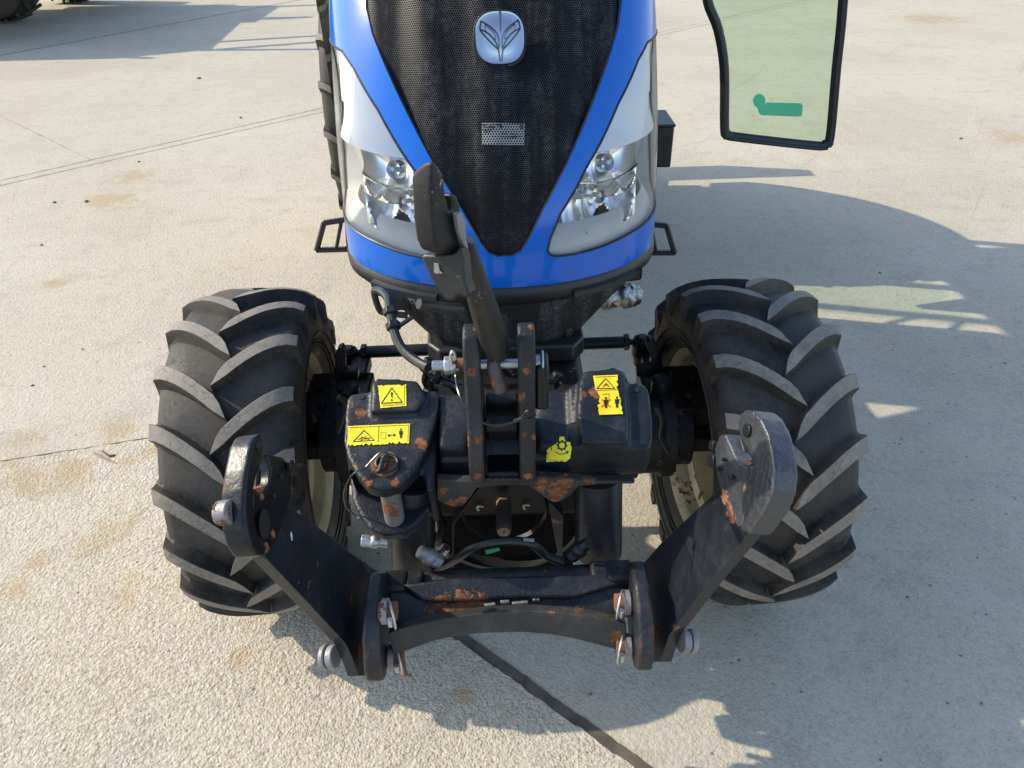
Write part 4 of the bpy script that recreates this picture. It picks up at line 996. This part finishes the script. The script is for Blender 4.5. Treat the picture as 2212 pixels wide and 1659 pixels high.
# right: foil wrapped pipe and dark bracket behind the lip
mb = MB(); qs = [aty(z7(*p), .12) for p in ((1560, 1010), (1700, 1000), (1850, 990), (1960, 970))]
mb.tube(qs, lambda t: .036 * (1 if t < .75 else max(.25, 1 - (t - .75) * 3)) + .003 * math.sin(t * 23), 30, smooth=14)
for v in mb.bm.verts: v.co += Vector([noise.noise(v.co * 45 + Vector((i * 9, 0, 0))) * .008 + noise.noise(v.co * 120 + Vector((i * 9, 0, 0))) * .004 for i in range(3)])
mb.done('foil_wrapped_pipe', tractor, 'foil', angle=40)
mb = MB(); mb.prism(tracey([(1720, 760), (1965, 640), (1950, 890), (1690, 925)], .08, z7), (0, .12, 0)); mb.done('side_bracket', tractor, 'plastic', bevel=.008)

# ---------------------------------------------------------------- linkage beam between the arms
beam = empty('linkage_beam', (0, 0, 0), tractor)
D = lambda pts, y: [aty(p, y) for p in pts]
BN = Vector((0, -.50, .866))
BO = aty((1100, 1300), -.80)
onb = lambda pts, h=0: [onp(p, BO + BN * h, BN) for p in pts]
mb = MB(); mb.tube([aty((880, 1262), -.72), aty((1000, 1254), -.72), aty((1200, 1246), -.72), aty((1320, 1240), -.72)], .024, 16)
mb.prism(onb([(838, 1262), (870, 1272), (905, 1290), (960, 1302), (1040, 1290), (1130, 1284), (1230, 1284), (1290, 1275), (1345, 1250), (1372, 1325), (1310, 1338), (1200, 1322), (1090, 1318), (960, 1336), (868, 1360), (840, 1330)], -.012), BN * -.05)
mb.prism(onb([(870, 1262), (980, 1248), (1300, 1240), (1340, 1260), (1240, 1290), (1130, 1290), (1000, 1296), (910, 1296)], .006), BN * -.04)
BS = [(*onb([(960, 1312)])[0], .03), (*onb([(1000, 1306)])[0], .03), (*onb([(1035, 1302)])[0], .022), (*onb([(930, 1318)])[0], .02), (*onb([(990, 1280)])[0], .012)]
mb.done('beam_top', beam, paint('beam_paint', base=(.013, .014, .017), rough=.28, bump=.5, rust=.04, wear=.35, dust=.3, spots=BS), bevel=.006, seg=3)
fo = aty((1100, 1345), -.855)
FN = Vector((0, -.93, .36)).normalized()
fr = [onp(p, fo, FN) for p in ((838, 1368), (866, 1358), (905, 1348), (960, 1337), (1030, 1326), (1090, 1321), (1150, 1320), (1215, 1324), (1270, 1330), (1312, 1338), (1352, 1346), (1356, 1412), (1325, 1402), (1280, 1390), (1240, 1380), (1190, 1371), (1130, 1366), (1060, 1367), (1000, 1372), (940, 1384), (885, 1403), (850, 1416))]
mb = MB(); mb.prism(fr, FN * -.028); mb.done('beam_front_plate', beam, paint('beam_front_paint', base=(.030, .028, .025), rough=.42, bump=.4, rust=.06, dust=.55, spots=[(*onp((1330, 1372), fo, FN), .014)]), bevel=.002)
for k, pts in enumerate((((1080, 1296), (1100, 1294), (1102, 1302), (1082, 1304)), ((1105, 1300), (1140, 1296), (1142, 1303), (1107, 1307)), ((1045, 1304), (1070, 1300), (1072, 1308), (1048, 1311)), ((1150, 1290), (1165, 1289), (1166, 1297), (1151, 1298)))):
    mb = MB(); mb.prism(onb(pts, .0), BN * -.02); mb.done('weld_bead', beam, 'steel', bevel=.002)
# end brackets: plates in the fore and aft direction
for s in (-1, 1):
    if s < 0: x_out, x_in = -.290, -.254; zoff = .012
    else: x_out, x_in = .292, .258; zoff = .030
    pr = [(-.905, .60), (-.925, .622), (-.925, .66), (-.90, .72), (-.83, .765), (-.76, .76), (-.72, .72), (-.74, .66), (-.80, .61), (-.86, .588)]
    mb = MB(); mb.prism([(x_out, y, z + zoff) for (y, z) in pr], (x_in - x_out, 0, 0))
    eb = mb.done('end_bracket', beam, paint('end_bracket_paint', base=(.014, .015, .018), rough=.26, bump=.4, rust=.08, wear=.35, dust=.3), bevel=.009, seg=3)
    mb = MB(); mb.box((s * .242, -.745, .70 + zoff), (.055, .055, .05)); mb.box((s * .20, -.74, .69 + zoff), (.04, .05, .06)); mb.done('bracket_knuckle', beam, 'black', bevel=.008, seg=3)
    for (p, y) in (((858, 1320), -.90), ((872, 1418), -.91)) if s < 0 else (((1328, 1302), -.89), ((1330, 1396), -.91)):
        c = atx(p, x_in - s * .035); r_ = .019
        mb = MB(); mb.cyl(c, c + Vector((s * .036, 0, 0)), r_, seg=24); hp_ = mb.done('hinge_pin', beam, 'rust', bevel=.0015)
        mb = MB(); mb.cyl(c + Vector((s * .018, 0, 0)), c + Vector((s * .030, 0, 0)), r_ * 1.35, seg=24); mb.done('pin_collar', hp_, 'steel')
        k = c + Vector((s * .010, 0, 0)); e2 = Vector((-.3 * s, -.6, .74)); e1 = Vector((s * .9, -.2, .2))
        mb = MB(); mb.tube([k + Vector((s * .006, 0, 0)) * 0 + Vector((0, math.cos(t) * .028 - .006, math.sin(t) * .030)) + Vector((s * .010 * math.cos(t * 1), 0, 0)) for t in (2 * math.pi * i / 18 for i in range(18))], .0026, 6, closed=True, smooth=1)
        mb.cyl(k + Vector((0, -.030, -.006)), k + Vector((0, -.030, .012)), .0055, seg=10); mb.done('linch_clip', hp_, 'zinc')
    c = atx((872, 1440) if s < 0 else (1335, 1350), x_in - s * .015)
    mb = MB()
    if s < 0: mb.tube([c + Vector((0, 0, .02)), c, c + Vector((.004, -.01, -.018))], .005, 6)
    else: mb.tube([c + Vector((0, -.03, .04)), c + Vector((-.006, -.035, .01)), c + Vector((-.003, -.03, -.02))], .0025, 6)
    mb.done('clip_tether', beam, 'rust' if s < 0 else 'cable')

# ---------------------------------------------------------------- folded lift arms with quick hooks
def arm(s):
    b_, p_ = R(13), R(8)
    n = Vector((-s * math.cos(b_) * math.cos(p_), -math.cos(b_) * math.sin(p_), math.sin(b_)))
    f = z5 if s < 0 else z6
    P0 = aty(f(950, 1500) if s < 0 else f(985, 1430), -.85)
    T = lambda pts, h=0: [onp(f(*p), P0 + n * h, n) for p in pts]
    par = empty('lift_arm', (0, 0, 0), tractor)
    if s < 0:
        blade = [(372, 905), (600, 1145), (845, 1410), (880, 1490), (915, 1590), (988, 1590), (1000, 1400), (1002, 1040), (930, 930), (820, 838), (640, 700), (515, 615), (380, 700)]
        hook_o = [(352, 190), (372, 215), (379, 262), (374, 300), (352, 380), (330, 450), (316, 510), (314, 560), (316, 640), (326, 720), (352, 800), (392, 850), (372, 905), (330, 900), (285, 830), (262, 740), (250, 640), (255, 520), (270, 400), (300, 260), (322, 205)]
        body = [(305, 520), (330, 537), (372, 528), (400, 480), (408, 400), (396, 350), (384, 310), (480, 330), (512, 365), (532, 440), (530, 560), (508, 640), (450, 800), (385, 890), (300, 720)]
        eye = (372, 715); spots = [((410, 780), .010), ((372, 852), .012), ((345, 560), .008), ((935, 1440), .0)]
        circ = (935, 1440); seat = [(318, 515), (340, 540), (372, 525), (384, 490)]
    else:
        blade = [(1505, 800), (1320, 1020), (1060, 1360), (1010, 1512), (945, 1515), (935, 1300), (905, 1060), (880, 1000), (1010, 850), (1180, 690), (1345, 540), (1480, 640)]
        hook_o = [(1440, 165), (1455, 120), (1480, 100), (1530, 105), (1575, 150), (1615, 240), (1640, 340), (1650, 450), (1640, 560), (1600, 660), (1540, 745), (1500, 800), (1450, 770), (1475, 700), (1500, 620), (1520, 520), (1526, 430), (1526, 385), (1500, 335), (1468, 285), (1448, 230)]
        body = [(1375, 236), (1400, 290), (1425, 350), (1450, 395), (1500, 415), (1540, 405), (1540, 520), (1510, 740), (1440, 760), (1380, 660), (1345, 540), (1322, 450), (1312, 310), (1342, 242)]
        eye = None; spots = [((1380, 600), .016), ((1400, 650), .016), ((1420, 700), .014), ((1495, 540), .008), ((1370, 570), .010), ((1580, 790), .012), ((1090, 1330), .012)]
        circ = (980, 1370); seat = [(1450, 398), (1500, 418), (1527, 402), (1500, 380)]
    sp = [(*T([p])[0], r_) for p, r_ in spots if r_]
    pm = paint('arm_paint', base=(.009, .011, .016), rough=.25, bump=.2, rust=.04, wear=.2, dust=.3, spots=sp, spec=.5)
    mb = MB(); mb.prism(T(blade), n * -.026); mb.done('arm_blade', par, pm, bevel=.0015)
    hm = paint('hook_black', base=(.030, .033, .038) if s > 0 else (.006, .007, .009), rough=.20 if s > 0 else .22, bump=.8 if s > 0 else .25, bscale=75, rust=.06, wear=.35, dust=.5 if s > 0 else .0, spots=sp, spec=.8 if s > 0 else .35)  # lit and shaded copies of one paint: right paler for the sun, left darker
    mb = MB(); mb.prism(T(hook_o, .012), n * -.046); mb.done('hook', par, hm, remesh=.003, smooth_it=24 if s < 0 else 14)
    mb = MB(); mb.prism(T(body, .004), n * -.034); mb.done('hook_body', par, hm, bevel=.004, seg=3)
    # latch inside the mouth, rusty seat, pivot bosses
    mb = MB(); lt = [(352, 312), (400, 315), (470, 335), (470, 430), (405, 500), (330, 530), (330, 450)] if s < 0 else [(1420, 270), (1462, 265), (1480, 330), (1478, 385), (1450, 385), (1425, 330)]
    mb.prism(T(lt, -.018), n * -.016); mb.done('hook_latch', par, 'link', bevel=.003)
    mb = MB(); mb.prism(T(seat, .0), n * -.034); mb.done('hook_seat', par, 'rust', bevel=.001)
    for (p, h, r_) in ([((528, 375), .012, .010), ((538, 470), -.01, .013), ((340, 265), .013, .008), ((470, 440), .013, .004), ((430, 550), .013, .004)] if s < 0 else [((1298, 300), .004, .010), ((1295, 385), .0, .013), ((1495, 215), .015, .012), ((1362, 378), .0135, .004), ((1330, 430), .0135, .004), ((1405, 478), .0135, .005)]):
        q = T([p], h)[0]; mb = MB(); mb.cyl(q - n * .006, q + n * .002, r_, seg=14)
        mb.done('latch_rivet', par, 'black', bevel=.0015)
    if eye:
        q = T([eye], .012)[0]; mb = MB(); t_ = (T([(330, 850)])[0] - T([(330, 400)])[0]).normalized(); u_ = n.cross(t_)
        mb.prism([q + t_ * .026 * math.cos(a_) + u_ * .016 * math.sin(a_) + n * .0006 for a_ in (2 * math.pi * i / 18 for i in range(18))], n * -.002); mb.done('hook_eye', par, 'print')
    q = T([circ])[0]; t_ = Vector((0, 0, 1)) - n * n.z; t_.normalize(); u_ = n.cross(t_)
    mb = MB(); mb.prism([q + t_ * .022 * math.cos(a_) + u_ * .020 * math.sin(a_) + n * .0015 for a_ in (2 * math.pi * i / 20 for i in range(20))], n * -.002); mb.done('pivot_end', par, 'rust')
    # outer washers of the pivot, roller on the outer side of the hook
    q = onp(z5(775, 1480) if s < 0 else z6(1135, 1400), P0 - n * .03, n)
    mb = MB(); mb.cyl(q + n * .004, q - n * .012, .024, seg=24); mb.cyl(q - n * .014, q - n * .026, .026, seg=24); mb.done('pivot_washer', par, 'steel', bevel=.003)
    if s < 0:
        q = onp(z5(130, 650), P0 - n * .03, n); mb = MB(); mb.cyl(q + n * .02, q - n * .008, .021, seg=20); mb.done('hook_roller', par, 'steel', bevel=.004)
        q = T([(525, 778)], .0012)[0]; mb = MB(); mb.prism([q + t_ * a_ + u_ * b2 for a_, b2 in ((.006, -.004), (.002, .002), (-.008, .007), (-.009, .004), (-.002, -.003))], n * .0006); mb.done('paint_splash', par, 'whiteprint')
arm(-1); arm(1)

# ---------------------------------------------------------------- cab, steps, door
def ty(p): return YAW @ Vector(p)
cab = empty('cab', (0, 0, 0), tractor)
for (x, y, xt, yt) in ((-.46, 1.40, -.62, 1.5), (.46, 1.40, .62, 1.5), (-.60, 2.35, -.68, 2.3), (.60, 2.35, .68, 2.3), (-.58, 3.1, -.64, 3.0), (.58, 3.1, .64, 3.0)):
    mb = MB(); mb.tube([(x, y, .85), (xt, yt, 2.5)], .035, 8, smooth=1); mb.done('cab_pillar', cab, 'plastic', xf=YAW)
mb = MB(); mb.prism([(-.70, 1.35, 2.5), (.70, 1.35, 2.5), (.72, 3.2, 2.5), (-.72, 3.2, 2.5)], (0, 0, .2)); mb.done('cab_roof', cab, 'blue', bevel=.06, seg=3, xf=YAW)
mb = MB(); mb.box((0, 2.1, .72), (.9, 1.7, .45)); mb.box((0, 2.8, .8), (.6, 1.0, .6)); mb.done('cab_floor', cab, 'plastic', bevel=.03, xf=YAW)
mb = MB(); mb.box((0, 2.65, 1.25), (.5, .5, .14)); mb.box((0, 2.9, 1.6), (.48, .12, .7)); mb.done('driver_seat', cab, 'plastic', bevel=.05, seg=3, xf=YAW)
mb = MB(); mb.box((0, 1.62, 1.3), (.7, .62, .9)); mb.done('dash_light_block', cab, 'plastic', bevel=.06, seg=3, xf=YAW)  # unseen box, raised to block sun and narrow the lit patch at right
mb = MB(); mb.tube([(.21 * math.cos(t), 1.98 + .16 * math.sin(t), 1.66 + .12 * math.sin(t)) for t in (2 * math.pi * i / 24 for i in range(24))], .016, 8, closed=True, smooth=1); mb.tube([(0, 1.7, 1.5), (0, 1.98, 1.66)], .03, 8, smooth=1); mb.done('steering_wheel', cab, 'plastic', xf=YAW)
for pts in ([(-.62, 1.35, 1.15), (.62, 1.35, 1.15), (.65, 1.44, 2.48), (-.65, 1.44, 2.48)], [(-.64, 1.40, .95), (-.75, 2.2, .95), (-.73, 2.2, 2.48), (-.67, 1.48, 2.48)], [(-.74, 2.3, 1.4), (-.70, 2.95, 1.4), (-.69, 2.88, 2.48), (-.73, 2.25, 2.48)], [(.74, 2.3, 1.4), (.70, 2.95, 1.4), (.69, 2.88, 2.48), (.73, 2.25, 2.48)], [(-.68, 2.98, 1.4), (.68, 2.98, 1.4), (.66, 2.9, 2.48), (-.66, 2.9, 2.48)]):
    mb = MB(); mb.poly(pts); mb.done('cab_window', cab, 'glass', xf=YAW)
for s in (-1, 1):
    mb = MB(); mb.lathe([(s * .50, .90), (s * .80, .90), (s * .81, .87), (s * .79, .88), (s * .52, .88), (s * .50, .5)], Vector((0, 3.0, .80)), 'X', 24, arc=(R(50), R(175))); mb.done('fender', tractor, 'plastic', xf=YAW)
mb = MB(); mb.box((0, 3.55, .75), (.7, .5, .4)); mb.box((0, 4.15, .95), (1.9, .14, .5)); mb.tube([(-.35, 3.2, .6), (-.45, 4.1, .7)], .04, 8, smooth=1); mb.tube([(.35, 3.2, .6), (.45, 4.1, .7)], .04, 8, smooth=1); mb.done('rear_shadow_caster', tractor, 'black', bevel=.02, xf=YAW)  # unseen, added behind the tractor to cast the far shadow edge
# steps: open rungs with serrated edges
def step(pts_out, y, s):
    q = [aty(p, y) for p in pts_out]
    st = empty('cab_step', (0, 0, 0), tractor)
    for i in range(4):
        mb = MB(); a, b = q[i], q[(i + 1) % 4]
        d = (b - a); k = max(1, int(d.length / .012))
        mb.tube([a, b], .0135, 6, smooth=1)
        if i in (0, 2) or True:
            for j in range(k): c = a + d * ((j + .5) / k); mb.box(c + Vector((0, 0, .012)), (.006, .02, .006))
        mb.done('step_bar', st, 'plastic')
    mb = MB(); mb.tube([q[0] + (q[1] - q[0]) * .75, q[3] + (q[2] - q[3]) * .6], .009, 6, smooth=1)
    mb.tube([q[1], q[1] + Vector((-s * .25, .1, .1))], .018, 6, smooth=1); mb.tube([q[2], q[2] + Vector((-s * .25, .1, 0))], .02, 6, smooth=1); mb.done('step_hanger', st, 'plastic')
step([z1(110, 1235), z1(240, 1215), z1(250, 1380), z1(70, 1385)], 1.6, -1)
step([z1(2005, 1250), z1(1890, 1240), z1(1880, 1400), z1(2050, 1400)], 1.6, 1)
mb = MB(); q = aty((1436, 318), 1.25); mb.box(q + Vector((-.03, .1, 0)), (.12, .22, .165)); mb.box(q + Vector((-.03, .1, .088)), (.13, .23, .012)); mb.done('battery_box', tractor, 'plastic', bevel=.006)
# open door of tinted glass
DO = aty((1690, 200), 2.0); DNm = Vector((.12, -1, .04)).normalized()
def dn(p, h=0): return onp(p, DO + DNm * h, DNm)
inner = [(1612, -330), (1560, -180), (1545, -60), (1541, 0), (1562, 62), (1576, 150), (1579, 287), (1586, 292), (1770, 309), (1780, 300), (1795, 150), (1813, 0), (1830, -330)]
outer = [(1590, -350), (1540, -190), (1526, -60), (1524, 0), (1547, 62), (1561, 150), (1562, 285), (1570, 297), (1592, 303), (1765, 322), (1786, 318), (1798, 300), (1812, 150), (1827, 0), (1848, -350)]
di = [dn(p) for p in inner]; do_ = [dn(p) for p in outer]
dc = sum(do_, Vector()) / len(do_); di = [dc + (v - dc) * .97 for v in spline(do_, 4, True)]
door = empty('cab_door', (0, 0, 0), tractor)
mb = MB(); mb.poly(di); mb.done('door_glass', door, 'glass')
mb = MB()
from mathutils.geometry import tessellate_polygon
cc = sum(do_, Vector()) / len(do_)
ring_o = spline(do_, 4, True); N = len(ring_o)
mb.tube([cc + (v - cc) * .965 for v in ring_o], .023, 10, closed=True, smooth=1); mb.tube([cc + (v - cc) * .985 + DNm * .018 for v in ring_o], .007, 6, closed=True, smooth=1)
mb.done('door_seal', door, 'plastic')
lab2 = [(1640, 245)] + [(1640 + 13.5 * math.cos(t), 218 - 15.5 * math.sin(t)) for t in [R(250 - i * 22) for i in range(14)]] + [(1656, 221), (1730, 223), (1734, 228), (1732, 250), (1727, 252), (1645, 249)]
mb = MB(); mb.prism([dn(p, .002) for p in lab2], DNm * .0008); mb.done('door_label', door, 'teal')

# ================================================================== second tractor at the upper left, only its wheel and shadow reach the picture
t2 = empty('parked_tractor', (0, 0, 0)); tag(t2, 'dark tyred machine parked at the far upper left corner of the yard', 'tractor')
wq = atz((40, 52), 0); 
def wheel2(c, Ro, W, name='wheel', ang=R(80)):
    w = empty(name, c, t2); w.rotation_euler = (0, 0, ang)
    mb = MB(); mb.lathe(carcass_profile(W, Ro, .04, Ro * .55), seg=48); mb.done('tyre', w, 'rubber', angle=40)
    mb = MB(); mb.lathe([(-W * .3, Ro * .57), (0, Ro * .5), (0, 0)], seg=32); mb.lathe([(W * .3, Ro * .57), (.02, Ro * .5), (.02, 0)], seg=32); mb.done('rim', w, 'rim')
    mb = MB(); 
    for k in range(20):
        for s in (-1, 1):
            t = 2 * math.pi * (k + (.5 if s > 0 else 0)) / 20
            mb.tube([(s * W * q, -(Ro - .02) * math.cos(t + q * .5), (Ro - .02) * math.sin(t + q * .5)) for q in (0, .25, .48)], .026, 6, smooth=1)
    mb.done('tread', w, 'rubber')
B0 = wq + Vector((-.35, .3, 0))
wheel2(B0 + Vector((0, 0, .85)), .85, .5); wheel2(B0 + Vector((.2, 2.0, .75)), .75, .5); wheel2(B0 + Vector((-2.4, .1, .55)), .55, .4); wheel2(B0 + Vector((-2.3, 1.9, .55)), .55, .4)
mb = MB(); mb.box(B0 + Vector((-1.0, 1.0, 1.1)), (3.2, .8, .8)); mb.done('machine_body', t2, 'blue', bevel=.05)
mb = MB(); mb.box(B0 + Vector((-.2, 1.0, 2.45)), (2.2, 1.7, .25)); mb.box(B0 + Vector((.1, 1.0, 1.6)), (1.9, 1.5, 1.4)); 
for dx in (-.9, .5):
    for dy in (.35, 1.65): mb.tube([B0 + Vector((dx, dy, 1.2)), B0 + Vector((dx, dy, 2.4))], .05, 6, smooth=1)
mb.done('machine_cab', t2, 'plastic', bevel=.03)
mb = MB(); mb.tube([B0 + Vector((.6, .3, 1.9)), B0 + Vector((2.2, .2, 1.7)), B0 + Vector((3.4, .15, 1.2))], .07, 6, smooth=1); mb.tube([B0 + Vector((.6, .3, 1.3)), B0 + Vector((1.8, .3, 1.3)), B0 + Vector((3.0, .2, 1.4))], .05, 6, smooth=1); mb.tube([B0 + Vector((.6, 1.6, 2.3)), B0 + Vector((2.2, 1.7, 2.1)), B0 + Vector((3.6, 1.7, 1.6))], .07, 6, smooth=1); mb.box(B0 + Vector((1.6, 1, .9)), (.9, 1.2, .25)); mb.done('shadow_arms', t2, 'plastic')  # unseen arms added to lengthen the machine's shadow
mb = MB(); mb.prism([(-11.1, 9.3, .95), (-7.6, 9.3, .95), (-6.7, 9.8, 1.1), (-6.9, 11.9, 1.1), (-11.1, 11.9, .95)], (-.25, 0, 1.25)); mb.tube([(-8.2, 9.5, 2.1), (-8.3, 9.5, 2.9)], .06, 8, smooth=1); mb.box((-10.2, 10.4, .8), (.5, .8, 1.0)); mb.done('shadow_carrier', t2, 'plastic', bevel=.05)  # unseen block added to fill out the shadow on the yard
for pts in ([(-6.8, 9.6, 1.5), (-4.8, 9.4, 1.25), (-3.2, 9.3, 1.2)], [(-6.8, 9.8, 2.3), (-5.2, 10.2, 2.2), (-3.6, 10.2, 1.7)], [(-6.8, 10.2, 2.0), (-4.6, 10.6, 1.9), (-2.8, 10.4, 1.6)]):
    mb = MB(); mb.tube(pts, .055, 8); mb.done('shadow_boom', t2, 'plastic')  # unseen bars added to cast the finger-like shadows

# ================================================================== loose stones and a twig on the concrete
peb = [((118, 438), 'dark pebble on the sunlit concrete, left one of the far pair left of the headlight', 1.3),
 ((187, 436), 'dark pebble on the sunlit concrete, right one of the far pair left of the headlight', 1.5),
 ((178, 755), 'tiny dark stone on the concrete well above the dirty slab edge', .9),
 ((95, 792), 'tiny dark stone near the left picture edge, above the slab edge', .9),
 ((70, 833), 'dark chip of stone nearest the left picture edge, above the slab edge', 1.0),
 ((330, 1398), 'small black stone just in front of the left front tyre', .9),
 ((295, 985), 'dark stone touching the slab edge beside the left front tyre', 1.0),
 ((140, 1623), 'large flat dark stone on the rough concrete at lower left', 2.0),
 ((95, 1700), 'dark stone at the bottom left corner of the rough slab', 1.2),
 ((265, 1488), 'black stone on rough concrete left of the folded arm foot', 1.2),
 ((430, 1640), 'small stone in the sun at the bottom edge left of the tractor shadow', 1.0),
 ((300, 350), 'tiny dark stone lying along the far double slab joint', 1.1),
 ((90, 530), 'small brown stone on the bare concrete at far left middle', 1.0),
 ((430, 170), 'dark stone just in front of the parked machine shadow', 1.3),
 ((520, 255), 'tiny stone above the double slab joint near the rear tyre', 1.1),
 ((2075, 300), 'small dark stone in the sun to the right of the open glass door', 1.2),
 ((1900, 590), 'small stone in the tractor shadow above the right front tyre', 1.0),
 ((2170, 785), 'small dark stone in shade under the bright patch at right', 1.0),
 ((1960, 1290), 'black stone in shade beside the lower edge of the right tyre', 1.1),
 ((2120, 1520), 'small black stone at the lower right in deep shade', 1.0),
 ((2100, 1080), 'small black stone in shade right of the right front tyre', 1.0),
 ((1310, 1640), 'rounded grey stone lying on the dark joint at the bottom edge', 1.6),
 ((1275, 1500), 'pale grey stone chip beside the dark joint under the beam', 1.1)]
stone = simple('pebble_stone', (.15, .135, .115), .8, 0, .4, 150)
proto = None
for i, (p, lb, k) in enumerate(peb):
    q = atz(p, 0); dcam = depth(q); sz = 2.7 * k * dcam / FPX
    if proto is None:
        mb = MB(); bmesh.ops.create_icosphere(mb.bm, subdivisions=2, radius=1)
        for v in mb.bm.verts: v.co *= 1 + .28 * noise.noise(v.co * 1.3 + Vector((4, 2, 8)))
        for v in mb.bm.verts: v.co.z *= .62
        proto = mb.done('pebble', None, stone, angle=80); o = proto
    else:
        o = proto.copy(); col.objects.link(o)
    o.location = (q.x, q.y, sz * .40); o.scale = (sz * (1 + .3 * math.sin(i * 2.1)), sz, sz); o.rotation_euler = (0, 0, i * 1.7)
    tag(o, lb, 'pebble', 'loose pebbles on the concrete')
mb = MB(); mb.tube([atz((205, 980), .006), atz((222, 988), .008), atz((238, 995), .007), atz((252, 1001), .005)], lambda t: .0055 - .002 * t, 7); tw = mb.done('twig', None, simple('dry_wood', (.30, .20, .11), .8, 0, .5, 90))
tag(tw, 'short dry twig lying in the dirt beside the slab step left of the tyre', 'twig')
mb = MB(); mb.tube([atz((222, 975), .006), atz((236, 984), .012), atz((250, 983), .005)], .004, 6); tw2 = mb.done('bark_flake', None, simple('bark', (.14, .09, .05), .9, 0, .5, 90)); tag(tw2, 'curled dark bark flake touching the dry twig on the dirt', 'bark')
